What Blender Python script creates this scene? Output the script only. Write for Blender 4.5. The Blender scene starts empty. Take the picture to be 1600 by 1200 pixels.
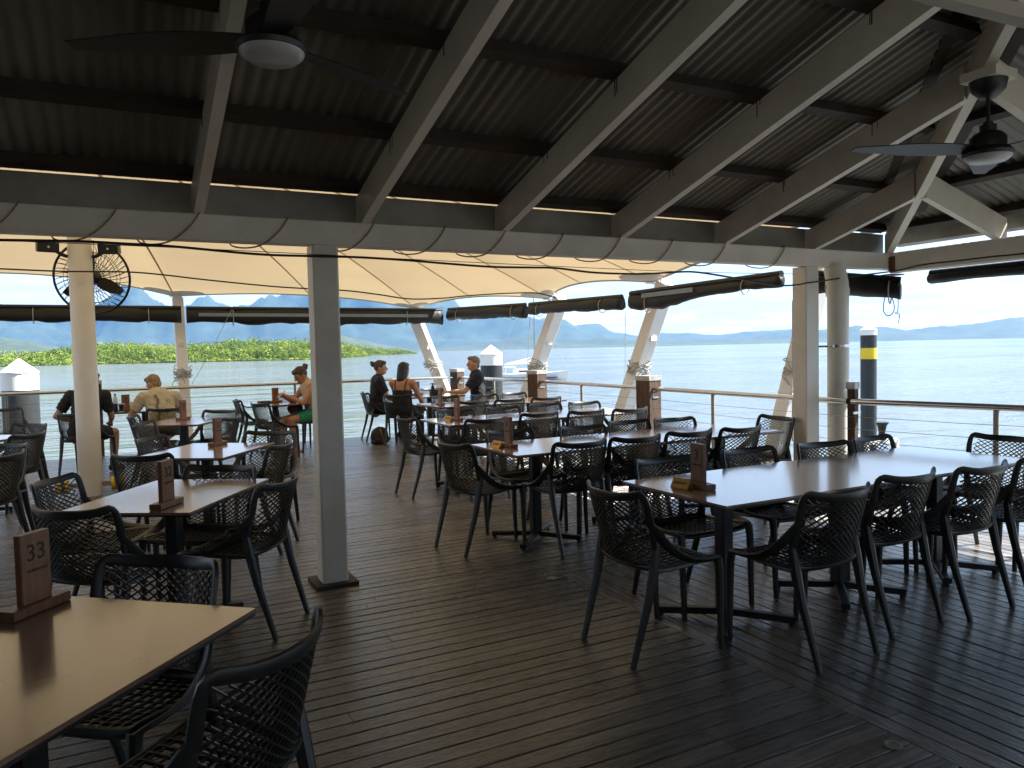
import bpy, math, random
from mathutils import Vector, Matrix, noise as mnoise
random.seed(7)
R = math.radians
SC = bpy.context.scene
COL = SC.collection
V = Vector
PI = math.pi

# ------------------------------------------------------------------ camera
PSI, PITCH, ROLL, FPX, EYE = R(27.4), math.atan(54.6 / 1194.0), R(1.277), 1194.0, 1.5
def cam_axes():
    fh = V((math.sin(PSI), math.cos(PSI), 0)); lr = V((math.cos(PSI), -math.sin(PSI), 0)); up = V((0, 0, 1))
    fw = fh * math.cos(PITCH) - up * math.sin(PITCH)
    lu = up * math.cos(PITCH) + fh * math.sin(PITCH)
    ix = lr * math.cos(ROLL) - lu * math.sin(ROLL)
    iy = lr * math.sin(ROLL) + lu * math.cos(ROLL)
    return ix, iy, fw
IX, IY, FW = cam_axes()
cd = bpy.data.cameras.new('camera')
cam = bpy.data.objects.new('camera', cd)
COL.objects.link(cam)
cam.matrix_world = Matrix(((IX.x, IY.x, -FW.x, 0), (IX.y, IY.y, -FW.y, 0), (IX.z, IY.z, -FW.z, EYE), (0, 0, 0, 1)))
cd.sensor_fit = 'HORIZONTAL'
cd.sensor_width = 36
cd.lens = 36 * FPX / 1600
cd.clip_start = 0.05
cd.clip_end = 60000
SC.camera = cam

# ------------------------------------------------------------------ sky, sun, exposure
SUN = V((0.80, -0.28, 1.0)).normalized()
EL = math.asin(SUN.z)
ROT = math.atan2(SUN.x, SUN.y)
w = bpy.data.worlds.new('World')
SC.world = w
w.use_nodes = True
nt = w.node_tree
nt.nodes.clear()
def wn(t): return nt.nodes.new(t)
out = wn('ShaderNodeOutputWorld'); bg = wn('ShaderNodeBackground'); bg.inputs[1].default_value = 0.075
sky = wn('ShaderNodeTexSky'); sky.sky_type = 'NISHITA'; sky.sun_disc = False
sky.sun_elevation = EL; sky.sun_rotation = ROT; sky.altitude = 0; sky.air_density = 1.0; sky.dust_density = 0.35; sky.ozone_density = 1.3
tc = wn('ShaderNodeTexCoord')
sep = wn('ShaderNodeSeparateXYZ'); nt.links.new(tc.outputs['Generated'], sep.inputs[0])
def wmath(op, a, b=None, clamp=False):
    n = wn('ShaderNodeMath'); n.operation = op; n.use_clamp = clamp
    for i, q in enumerate((a, b)):
        if q is None: continue
        if isinstance(q, (int, float)): n.inputs[i].default_value = q
        else: nt.links.new(q, n.inputs[i])
    return n.outputs[0]
zz = wmath('ADD', wmath('MAXIMUM', sep.outputs[2], 0.0), 0.10)
cmb = wn('ShaderNodeCombineXYZ')
nt.links.new(wmath('DIVIDE', sep.outputs[0], zz), cmb.inputs[0])
nt.links.new(wmath('DIVIDE', sep.outputs[1], zz), cmb.inputs[1])
n1 = wn('ShaderNodeTexNoise'); n1.inputs['Scale'].default_value = 1.1; n1.inputs['Detail'].default_value = 9; n1.inputs['Roughness'].default_value = 0.58
nt.links.new(cmb.outputs[0], n1.inputs['Vector'])
cr = wn('ShaderNodeValToRGB'); cr.color_ramp.elements[0].position = 0.34; cr.color_ramp.elements[1].position = 0.52
nt.links.new(n1.outputs['Fac'], cr.inputs[0])
n2 = wn('ShaderNodeTexNoise'); n2.inputs['Scale'].default_value = 2.3; n2.inputs['Detail'].default_value = 6
nt.links.new(cmb.outputs[0], n2.inputs['Vector'])
ccol = wn('ShaderNodeMix'); ccol.data_type = 'RGBA'
ccol.inputs[6].default_value = (2.9, 3.1, 3.4, 1); ccol.inputs[7].default_value = (4.4, 4.45, 4.5, 1)
nt.links.new(n2.outputs['Fac'], ccol.inputs[0])
mx = wn('ShaderNodeMix'); mx.data_type = 'RGBA'
nt.links.new(wmath('MULTIPLY', cr.outputs[0], 0.88), mx.inputs[0])
nt.links.new(sky.outputs[0], mx.inputs[6]); nt.links.new(ccol.outputs[2], mx.inputs[7])
nt.links.new(mx.outputs[2], bg.inputs[0]); nt.links.new(bg.outputs[0], out.inputs[0])

sl = bpy.data.lights.new('sun', 'SUN'); sl.energy = 5.0; sl.angle = R(0.55); sl.color = (1.0, 0.95, 0.87)
so = bpy.data.objects.new('sun', sl); COL.objects.link(so)
so.rotation_euler = SUN.to_track_quat('Z', 'Y').to_euler()
so.location = (20, -8, 30)
vs = SC.view_settings
vs.view_transform = 'Standard'; vs.look = 'None'; vs.exposure = 2.03; vs.gamma = 1.0; vs.use_curve_mapping = False
cy = SC.cycles
cy.max_bounces = 9; cy.diffuse_bounces = 6; cy.glossy_bounces = 4; cy.transmission_bounces = 6; cy.transparent_max_bounces = 12; cy.volume_bounces = 1
cy.use_denoising = True
cy.sample_clamp_indirect = 8
cy.caustics_reflective = False; cy.caustics_refractive = False

# ------------------------------------------------------------------ helpers
def ray(px, py):
    u, v = px - 800.0, 600.0 - py
    return IX * u + IY * v + FW * FPX
def at_y(px, py, Y): d = ray(px, py); return V((0, 0, EYE)) + d * (Y / d.y)
def at_x(px, py, X): d = ray(px, py); return V((0, 0, EYE)) + d * (X / d.x)
def at_z(px, py, Z): d = ray(px, py); return V((0, 0, EYE)) + d * ((Z - EYE) / d.z)

MATS = {}
def principled(name, col, rough=0.5, metal=0.0, spec=0.5, var=0.0, scale=8.0, bump=0.0, bscale=None, stretch=(1, 1, 1), coords='Object', col2=None, rnd=0.0, coat=0.0, rvar=0.0, patch=0.0):
    m = bpy.data.materials.new(name); m.use_nodes = True
    t = m.node_tree; p = t.nodes['Principled BSDF']
    p.inputs['Base Color'].default_value = (*col, 1); p.inputs['Roughness'].default_value = rough
    p.inputs['Metallic'].default_value = metal; p.inputs['Specular IOR Level'].default_value = spec
    if coat: p.inputs['Coat Weight'].default_value = coat; p.inputs['Coat Roughness'].default_value = 0.12
    N = lambda k: t.nodes.new(k)
    if coords == 'World':
        g = N('ShaderNodeNewGeometry'); src = g.outputs['Position']
    else:
        g = N('ShaderNodeTexCoord'); src = g.outputs[coords]
    mp = N('ShaderNodeMapping'); mp.inputs['Scale'].default_value = stretch
    t.links.new(src, mp.inputs[0])
    if var or rvar:
        nz = N('ShaderNodeTexNoise'); nz.inputs['Scale'].default_value = scale; nz.inputs['Detail'].default_value = 6; nz.inputs['Roughness'].default_value = 0.6
        t.links.new(mp.outputs[0], nz.inputs['Vector'])
        ramp = N('ShaderNodeValToRGB')
        ramp.color_ramp.elements[0].position = 0.3; ramp.color_ramp.elements[1].position = 0.72
        c2 = col2 if col2 else tuple(min(1, c * (1 + var)) for c in col)
        c1 = tuple(c * (1 - var) for c in col)
        ramp.color_ramp.elements[0].color = (*c1, 1); ramp.color_ramp.elements[1].color = (*c2, 1)
        t.links.new(nz.outputs['Fac'], ramp.inputs[0]); last = ramp.outputs[0]
        if rnd:
            oi = N('ShaderNodeObjectInfo'); hs = N('ShaderNodeHueSaturation')
            mr = N('ShaderNodeMapRange'); mr.inputs[3].default_value = 1 - rnd; mr.inputs[4].default_value = 1 + rnd
            t.links.new(oi.outputs['Random'], mr.inputs[0]); t.links.new(mr.outputs[0], hs.inputs['Value'])
            t.links.new(last, hs.inputs['Color']); last = hs.outputs[0]
        if patch:
            g2 = N('ShaderNodeNewGeometry'); n3 = N('ShaderNodeTexNoise'); n3.inputs['Scale'].default_value = 0.9; n3.inputs['Detail'].default_value = 8; n3.inputs['Roughness'].default_value = 0.65
            t.links.new(g2.outputs['Position'], n3.inputs['Vector'])
            h2 = N('ShaderNodeHueSaturation'); m2 = N('ShaderNodeMapRange'); m2.inputs[1].default_value = 0.3; m2.inputs[2].default_value = 0.7
            m2.inputs[3].default_value = 1 - patch; m2.inputs[4].default_value = 1 + patch
            t.links.new(n3.outputs['Fac'], m2.inputs[0]); t.links.new(m2.outputs[0], h2.inputs['Value']); t.links.new(last, h2.inputs['Color']); last = h2.outputs[0]
            if not rvar:
                m3 = N('ShaderNodeMapRange'); m3.inputs[1].default_value = 0.3; m3.inputs[2].default_value = 0.7; m3.inputs[3].default_value = rough - .06; m3.inputs[4].default_value = rough + .10
                t.links.new(n3.outputs['Fac'], m3.inputs[0]); t.links.new(m3.outputs[0], p.inputs['Roughness'])
        if var: t.links.new(last, p.inputs['Base Color'])
        if rvar:
            rr = N('ShaderNodeMapRange'); rr.inputs[1].default_value = 0.3; rr.inputs[2].default_value = 0.7
            rr.inputs[3].default_value = max(0.02, rough - rvar); rr.inputs[4].default_value = min(1, rough + rvar)
            t.links.new(nz.outputs['Fac'], rr.inputs[0]); t.links.new(rr.outputs[0], p.inputs['Roughness'])
    if bump:
        nb = N('ShaderNodeTexNoise'); nb.inputs['Scale'].default_value = bscale or scale * 3; nb.inputs['Detail'].default_value = 4
        t.links.new(mp.outputs[0], nb.inputs['Vector'])
        b = N('ShaderNodeBump'); b.inputs['Strength'].default_value = bump; b.inputs['Distance'].default_value = 0.01
        t.links.new(nb.outputs['Fac'], b.inputs['Height']); t.links.new(b.outputs[0], p.inputs['Normal'])
    MATS[name] = m
    return m

M = MATS
principled('deck_x', (0.138, 0.125, 0.111), 0.26, patch=0.45, var=0.45, scale=3, stretch=(0.7, 14, 6), coords='World', rnd=0.28, bump=0.35, bscale=10, rvar=0.12)
principled('deck_y', (0.138, 0.125, 0.111), 0.26, patch=0.45, var=0.45, scale=3, stretch=(14, 0.7, 6), coords='World', rnd=0.28, bump=0.35, bscale=10, rvar=0.12)
principled('under', (0.012, 0.010, 0.009), 0.9)
principled('white_paint', (0.82, 0.76, 0.65), 0.5, patch=0.10, var=0.10, scale=3, stretch=(1, 1, 1), coords='World', bump=0.1, bscale=40)
principled('cream_post', (0.82, 0.77, 0.67), 0.42, var=0.06, scale=4, coords='World')
principled('white_steel', (0.86, 0.85, 0.82), 0.4, var=0.05, scale=3, coords='World')
principled('purlin_wood', (0.038, 0.025, 0.019), 0.7, var=0.4, scale=5, coords='World', bump=0.3, bscale=30)
principled('zinc', (0.185, 0.173, 0.148), 0.5, metal=0.25, var=0.35, scale=2.2, stretch=(1, 0.35, 0.35), coords='World', bump=0.08, bscale=20, rnd=0.12)
principled('gutter', (0.30, 0.285, 0.25), 0.42, metal=0.0, var=0.25, scale=3, coords='World')
principled('chair_resin', (0.020, 0.021, 0.019), 0.40, spec=0.5, var=0.3, scale=14, bump=0.05, bscale=300, rnd=0.3)
principled('table_laminate', (0.265, 0.14, 0.090), 0.26, spec=0.55, var=0.05, scale=1.2, stretch=(1.5, 4, 3), rnd=0.12, coat=1.0)
principled('black_iron', (0.011, 0.011, 0.012), 0.42, var=0.2, scale=20)
principled('black_plastic', (0.014, 0.014, 0.015), 0.45, var=0.2, scale=12)
principled('stand_wood', (0.21, 0.092, 0.036), 0.42, var=0.3, scale=6, stretch=(14, 14, 1.5), bump=0.1, bscale=20, rnd=0.15)
principled('ink', (0.022, 0.014, 0.010), 0.7, var=0.1, scale=30)
principled('gold_sign', (0.48, 0.29, 0.10), 0.35, metal=0.55, var=0.15, scale=20)
principled('steel', (0.62, 0.59, 0.55), 0.22, metal=1.0, var=0.08, scale=6)
principled('wire', (0.30, 0.30, 0.29), 0.35, metal=0.9, var=0.1, scale=9)
principled('pile_timber', (0.075, 0.045, 0.028), 0.75, var=0.45, scale=4, stretch=(6, 6, 1), coords='World', bump=0.6, bscale=14)
principled('lead_cap', (0.42, 0.40, 0.36), 0.45, metal=0.5, var=0.3, scale=14, bump=0.4, bscale=20)
principled('vinyl', (0.0065, 0.007, 0.0075), 0.55, var=0.35, scale=4, coords='World', bump=0.5, bscale=14)
principled('vinyl_light', (0.085, 0.083, 0.075), 0.5, var=0.3, scale=5, coords='World', bump=0.4, bscale=14)
principled('window_film', (0.20, 0.26, 0.33), 0.15, var=0.15, scale=5, coords='World')
principled('rope', (0.34, 0.28, 0.18), 0.85, var=0.3, scale=40)
principled('rope_grey', (0.42, 0.42, 0.40), 0.8, var=0.2, scale=40)
principled('cable', (0.012, 0.012, 0.012), 0.5, var=0.2, scale=20)
principled('pile_white', (0.80, 0.80, 0.78), 0.4, var=0.06, scale=3)
principled('pile_black', (0.022, 0.025, 0.027), 0.5, var=0.35, scale=3, stretch=(4, 4, 1))
principled('yellow', (0.75, 0.52, 0.02), 0.4, var=0.08, scale=4)
principled('hull_white', (0.82, 0.82, 0.80), 0.3, var=0.04, scale=2)
principled('skin_light', (0.52, 0.27, 0.17), 0.5, var=0.12, scale=14)
principled('skin_tan', (0.44, 0.205, 0.115), 0.5, var=0.12, scale=14)
principled('cloth_black', (0.012, 0.012, 0.015), 0.85, var=0.3, scale=16, bump=0.3, bscale=60)
principled('cloth_cream', (0.56, 0.42, 0.25), 0.85, var=0.1, scale=16, bump=0.3, bscale=60)
principled('cloth_green', (0.02, 0.24, 0.13), 0.85, var=0.2, scale=16, bump=0.3, bscale=60)
principled('hair_brown', (0.065, 0.037, 0.021), 0.55, var=0.6, scale=30, stretch=(1, 1, 0.3), bump=0.8, bscale=90)
principled('hair_dark', (0.010, 0.008, 0.007), 0.4, var=0.5, scale=30, stretch=(1, 1, 0.3), bump=0.8, bscale=90)
principled('hair_grey', (0.20, 0.165, 0.13), 0.6, var=0.5, scale=30, bump=0.8, bscale=90)
principled('hair_blonde', (0.30, 0.19, 0.09), 0.6, var=0.5, scale=30, bump=0.8, bscale=90)
principled('pink_rubber', (0.60, 0.12, 0.12), 0.6, var=0.1, scale=14)
principled('maroon', (0.10, 0.015, 0.03), 0.6, var=0.5, scale=10)
principled('canvas_bag', (0.030, 0.026, 0.022), 0.85, var=0.5, scale=14, bump=0.5, bscale=40)
principled('paper_white', (0.78, 0.78, 0.76), 0.6, var=0.03, scale=14)
principled('red_box', (0.35, 0.03, 0.02), 0.5, var=0.1, scale=14)
principled('cola', (0.06, 0.008, 0.004), 0.08, var=0.2, scale=10)
principled('navy', (0.012, 0.014, 0.06), 0.25, var=0.2, scale=10)
principled('bottle_clear', (0.55, 0.58, 0.62), 0.08, var=0.05, scale=10)
principled('shirt_print', (0.56, 0.47, 0.32), 0.85, var=0.05, scale=16, bump=0.2, bscale=60)
principled('print_ink', (0.10, 0.06, 0.03), 0.85, var=0.1, scale=10)
principled('lens_glass', (0.55, 0.54, 0.54), 0.3, var=0.03, scale=10)
principled('bounce_wall_cream', (0.40, 0.36, 0.31), 0.8, var=0.2, scale=2, coords='World')
principled('rust', (0.20, 0.095, 0.045), 0.8, var=0.5, scale=30)
principled('dark_wall_paint', (0.09, 0.085, 0.08), 0.7, var=0.15, scale=2, coords='World')
principled('concrete', (0.24, 0.23, 0.21), 0.85, var=0.15, scale=1.5, coords='World')
principled('mountain', (0.022, 0.036, 0.022), 0.95, var=0.5, scale=0.004, coords='World')
principled('near_hill', (0.034, 0.052, 0.026), 0.95, var=0.5, scale=0.012, coords='World')
principled('mud', (0.05, 0.045, 0.03), 0.95, var=0.4, scale=0.3, coords='World')
principled('bark', (0.16, 0.13, 0.10), 0.9, var=0.4, scale=0.6, coords='World')

def fabric(name, col, fac, tcol):
    m = bpy.data.materials.new(name); m.use_nodes = True; t = m.node_tree; t.nodes.clear()
    N = lambda k: t.nodes.new(k)
    o = N('ShaderNodeOutputMaterial'); d = N('ShaderNodeBsdfDiffuse'); tr = N('ShaderNodeBsdfTranslucent'); ms = N('ShaderNodeMixShader')
    g = N('ShaderNodeNewGeometry'); nz = N('ShaderNodeTexNoise'); nz.inputs['Scale'].default_value = 0.9; nz.inputs['Detail'].default_value = 5
    t.links.new(g.outputs['Position'], nz.inputs['Vector'])
    r = N('ShaderNodeValToRGB'); r.color_ramp.elements[0].position = 0.3; r.color_ramp.elements[1].position = 0.7
    r.color_ramp.elements[0].color = (*[c * 0.88 for c in tcol], 1); r.color_ramp.elements[1].color = (*tcol, 1)
    t.links.new(nz.outputs['Fac'], r.inputs[0]); t.links.new(r.outputs[0], tr.inputs['Color'])
    d.inputs['Color'].default_value = (*col, 1); ms.inputs[0].default_value = fac
    t.links.new(d.outputs[0], ms.inputs[1]); t.links.new(tr.outputs[0], ms.inputs[2]); t.links.new(ms.outputs[0], o.inputs[0])
    M[name] = m
fabric('membrane', (0.56, 0.47, 0.31), 0.135, (0.93, 0.71, 0.42))
fabric('membrane_patch', (0.62, 0.60, 0.55), 0.08, (0.80, 0.74, 0.62))
fabric('seam', (0.55, 0.48, 0.34), 0.20, (0.45, 0.33, 0.18))

def leaf_mat():
    m = bpy.data.materials.new('mangrove_leaf'); m.use_nodes = True; t = m.node_tree; p = t.nodes['Principled BSDF']
    a = t.nodes.new('ShaderNodeAttribute'); a.attribute_name = 'tint'
    r = t.nodes.new('ShaderNodeValToRGB')
    r.color_ramp.elements[0].color = (0.032, 0.070, 0.016, 1); r.color_ramp.elements[1].color = (0.36, 0.40, 0.075, 1)
    e = r.color_ramp.elements.new(0.5); e.color = (0.165, 0.245, 0.042, 1)
    t.links.new(a.outputs['Fac'], r.inputs[0]); t.links.new(r.outputs[0], p.inputs['Base Color'])
    p.inputs['Roughness'].default_value = 0.7; p.inputs['Specular IOR Level'].default_value = 0.2
    M['leaf'] = m
leaf_mat()

def water_mat():
    m = bpy.data.materials.new('sea_water'); m.use_nodes = True; t = m.node_tree; p = t.nodes['Principled BSDF']
    N = lambda k: t.nodes.new(k)
    p.inputs['Base Color'].default_value = (0.092, 0.112, 0.125, 1); p.inputs['Roughness'].default_value = 0.10; p.inputs['IOR'].default_value = 1.33
    g = N('ShaderNodeNewGeometry')
    def nz(sc, st, det):
        mp = N('ShaderNodeMapping'); mp.inputs['Scale'].default_value = st; mp.inputs['Rotation'].default_value = (0, 0, R(24))
        t.links.new(g.outputs['Position'], mp.inputs[0])
        n = N('ShaderNodeTexNoise'); n.inputs['Scale'].default_value = sc; n.inputs['Detail'].default_value = det; n.inputs['Roughness'].default_value = 0.6
        t.links.new(mp.outputs[0], n.inputs['Vector']); return n.outputs['Fac']
    b1 = N('ShaderNodeBump'); b1.inputs['Strength'].default_value = 1.0; b1.inputs['Distance'].default_value = 0.35
    t.links.new(nz(1.1, (0.55, 1.2, 1), 4), b1.inputs['Height'])
    b2 = N('ShaderNodeBump'); b2.inputs['Strength'].default_value = 0.8; b2.inputs['Distance'].default_value = 1.6
    t.links.new(nz(0.16, (0.5, 1.1, 1), 3), b2.inputs['Height']); t.links.new(b1.outputs[0], b2.inputs['Normal'])
    ms_ = N('ShaderNodeMapRange'); ms_.inputs[1].default_value = 0.35; ms_.inputs[2].default_value = 0.65; ms_.inputs[3].default_value = 0.35; ms_.inputs[4].default_value = 1.0
    t.links.new(nz(0.012, (0.35, 1.0, 1), 3), ms_.inputs[0]); t.links.new(ms_.outputs[0], b1.inputs['Strength'])
    t.links.new(b2.outputs[0], p.inputs['Normal'])
    mr = N('ShaderNodeMapRange'); mr.inputs[1].default_value = 0.35; mr.inputs[2].default_value = 0.7; mr.inputs[3].default_value = 0.04; mr.inputs[4].default_value = 0.14
    t.links.new(nz(0.02, (0.3, 1.0, 1), 4), mr.inputs[0]); t.links.new(mr.outputs[0], p.inputs['Roughness'])
    M['water'] = m
water_mat()

class MB:
    """collects vertices and faces, then links them as one mesh object"""
    def __init__(s): s.v = []; s.f = []
    def add(s, vs, fs):
        b = len(s.v); s.v += [tuple(q) for q in vs]; s.f += [tuple(i + b for i in f) for f in fs]; return s
    def box(s, c, d, rot=None):
        x, y, z = d[0] / 2, d[1] / 2, d[2] / 2
        vs = [V((i, j, k)) for k in (-z, z) for j in (-y, y) for i in (-x, x)]
        if rot is not None: vs = [rot @ q for q in vs]
        return s.add([q + V(c) for q in vs], [(0, 2, 3, 1), (4, 5, 7, 6), (0, 1, 5, 4), (2, 6, 7, 3), (0, 4, 6, 2), (1, 3, 7, 5)])
    def beam(s, p0, p1, wd, ht, up=(0, 0, 1), ch=0.0):
        p0, p1 = V(p0), V(p1); d = (p1 - p0).normalized(); sd = d.cross(V(up)).normalized(); u = sd.cross(d).normalized()
        a, b = wd / 2, ht / 2
        if ch: prof = [(-a + ch, -b), (a - ch, -b), (a, -b + ch), (a, b - ch), (a - ch, b), (-a + ch, b), (-a, b - ch), (-a, -b + ch)]
        else: prof = [(-a, -b), (a, -b), (a, b), (-a, b)]
        n = len(prof)
        vs = [p + sd * x + u * y for p in (p0, p1) for x, y in prof]
        fs = [(i, (i + 1) % n, n + (i + 1) % n, n + i) for i in range(n)] + [tuple(reversed(range(n))), tuple(range(n, 2 * n))]
        return s.add(vs, fs)
    def tube(s, path, r, n=8, closed=False):
        P = [V(p) for p in path]; k = len(P); rs = r if isinstance(r, (list, tuple)) else [r] * k
        vs = []; prev = None
        for i in range(k):
            if closed: t = P[(i + 1) % k] - P[i - 1]
            else: t = P[min(i + 1, k - 1)] - P[max(i - 1, 0)]
            t = t.normalized() if t.length > 1e-9 else V((0, 0, 1))
            if prev is None:
                a = V((0, 0, 1)) if abs(t.z) < 0.9 else V((1, 0, 0)); e1 = t.cross(a).normalized()
            else:
                e1 = prev - t * prev.dot(t); e1 = e1.normalized() if e1.length > 1e-6 else t.orthogonal().normalized()
            prev = e1; e2 = t.cross(e1)
            vs += [P[i] + (e1 * math.cos(2 * PI * j / n) + e2 * math.sin(2 * PI * j / n)) * rs[i] for j in range(n)]
        fs = []
        for i in range(k if closed else k - 1):
            i2 = (i + 1) % k
            fs += [(i * n + j, i * n + (j + 1) % n, i2 * n + (j + 1) % n, i2 * n + j) for j in range(n)]
        if not closed: fs += [tuple(reversed(range(n))), tuple(range((k - 1) * n, k * n))]
        return s.add(vs, fs)
    def lathe(s, prof, n=16, mat=None):
        vs = [V((r * math.cos(2 * PI * j / n), r * math.sin(2 * PI * j / n), z)) for r, z in prof for j in range(n)]
        if mat is not None: vs = [mat @ q for q in vs]
        fs = []
        for i in range(len(prof) - 1):
            fs += [(i * n + j, i * n + (j + 1) % n, (i + 1) * n + (j + 1) % n, (i + 1) * n + j) for j in range(n)]
        fs += [tuple(reversed(range(n))), tuple(range((len(prof) - 1) * n, len(prof) * n))]
        return s.add(vs, fs)
    def mesh(s, name, mat, smooth=False):
        me = bpy.data.meshes.new(name); me.from_pydata(s.v, [], s.f)
        if mat: me.materials.append(M[mat] if isinstance(mat, str) else mat)
        if smooth:
            me.shade_smooth()
            if smooth != 'all': me.set_sharp_from_angle(angle=R(40))
        me.update(); return me
    def build(s, name, mat, parent=None, smooth=False, loc=None):
        return link(name, s.mesh(name, mat, smooth), parent, loc)
def link(name, me, parent=None, loc=None):
    o = bpy.data.objects.new(name, me); COL.objects.link(o)
    if parent is not None: o.parent = parent
    if loc is not None: o.location = loc
    return o
def thing(name, label, cat, loc=(0, 0, 0), rz=0.0, group=None):
    o = bpy.data.objects.new(name, None); COL.objects.link(o); o.empty_display_size = 0.1
    o.location = loc; o.rotation_euler = (0, 0, rz); return tag(o, label, cat, group)
def tag(o, label=None, cat=None, group=None, kind=None):
    if label: o['label'] = label
    if cat: o['category'] = cat
    if group: o['group'] = group
    if kind: o['kind'] = kind
    return o
def catmull(P, n):
    P = [V(p) for p in P]; o = []
    for i in range(len(P) - 1):
        a, b, c, d = P[max(i - 1, 0)], P[i], P[i + 1], P[min(i + 2, len(P) - 1)]
        for k in range(n):
            t = k / n
            o.append(0.5 * ((2 * b) + (c - a) * t + (2 * a - 5 * b + 4 * c - d) * t * t + (3 * b - a - 3 * c + d) * t ** 3))
    o.append(P[-1]); return o
def interp(xs, ys, x):
    if x <= xs[0]: return ys[0]
    for i in range(len(xs) - 1):
        if x <= xs[i + 1]:
            t = (x - xs[i]) / (xs[i + 1] - xs[i]); t = t * t * (3 - 2 * t) * 0.5 + t * 0.5
            return ys[i] + (ys[i + 1] - ys[i]) * t
    return ys[-1]

# ------------------------------------------------------------------ water, far land
WZ = -2.2
m = MB(); S_ = 17500
m.add([(-S_, -S_, WZ), (S_, -S_, WZ), (S_, S_, WZ), (-S_, S_, WZ)], [(0, 1, 2, 3)])
tag(m.build('sea', 'water'), kind='structure')

def hdir(px):
    d = ray(px, 563.2 - 0.0223 * px); d.z = 0; return d
def land(name, prof, dist, deep, mat, nx=260, ny=14, rough=0.25, seed=0, freq=3.0, label=None):
    """terrain ridge: prof = (bearing as picture x, ridge height in picture px above the waterline); built at its real distance and size"""
    xs = [p[0] for p in prof]; hs = [p[1] for p in prof]; vs = []; fs = []
    for i in range(nx + 1):
        px = xs[0] + (xs[-1] - xs[0]) * i / nx
        d = hdir(px) / FPX
        hh = interp(xs, hs, px) / FPX * dist
        for j in range(ny + 1):
            t = j / ny
            s = math.sin(min(1, t / 0.6) * PI / 2) if t < 0.6 else math.cos((t - 0.6) / 0.4 * PI / 2)
            q = d * (dist - deep * 0.6 + deep * t)
            nn = mnoise.fractal(V((q.x, q.y, seed * 77.0)) * (freq / deep), 0.9, 2.1, 6)
            z = hh * s * (1 + rough * nn * (1 - 0.75 * max(0, 1 - abs(t - 0.6) * 5))) 
            vs.append((q.x, q.y, WZ + max(z, -2.0) - (3 if t in (0, 1) else 0)))
    for i in range(nx):
        for j in range(ny):
            a = i * (ny + 1) + j; fs.append((a, a + ny + 1, a + ny + 2, a + 1))
    mb = MB(); mb.add(vs, fs)
    return tag(mb.build(name, mat, smooth='all'), kind='structure')
land('mountains', [(-1400, 75), (-900, 100), (-500, 85), (-250, 96), (-100, 80), (60, 74), (150, 82), (205, 90), (250, 70), (285, 72), (322, 90), (352, 78), (385, 66), (415, 84), (445, 86), (480, 80), (520, 92), (580, 90), (620, 82), (640, 86), (690, 74), (740, 58), (775, 52), (800, 46), (820, 46), (860, 40), (880, 34), (900, 30), (940, 26), (960, 20), (1000, 16), (1040, 15), (1090, 16), (1130, 14), (1250, 16), (1300, 14), (1400, 12), (1500, 10)],
     14000, 5200, 'mountain', nx=520, ny=30, rough=0.7, seed=1, freq=4.5)
land('right_hills', [(1050, 5), (1150, 9), (1240, 14), (1320, 19), (1345, 24), (1380, 22), (1420, 17), (1470, 18), (1520, 21), (1560, 25), (1600, 28), (1700, 36), (1850, 44), (2100, 40), (2500, 26), (3000, 10)],
     10500, 3600, 'mountain', nx=320, ny=24, rough=0.6, seed=2, freq=4.0)
land('foothills', [(640, 2), (700, 5), (750, 10), (800, 16), (830, 18), (870, 13), (905, 12), (935, 16), (965, 12), (1000, 9), (1050, 6), (1120, 7), (1200, 6), (1260, 3)],
     9000, 2200, 'mountain', nx=160, ny=12, rough=0.4, seed=3, freq=4.0)
land('left_spur', [(-900, 50), (-400, 46), (-150, 44), (0, 36), (40, 31), (100, 18), (160, 12), (230, 14), (300, 10), (430, 12), (500, 24), (535, 28), (560, 22), (600, 12), (640, 4)],
     5600, 1800, 'near_hill', nx=220, ny=14, rough=0.35, seed=4, freq=4.0)
land('coastal_plain', [(560, 3), (700, 4), (850, 4.5), (1000, 3.5), (1150, 3), (1300, 2.5)], 7000, 800, 'near_hill', nx=160, ny=6, rough=0.6, seed=5, freq=6)

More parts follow.
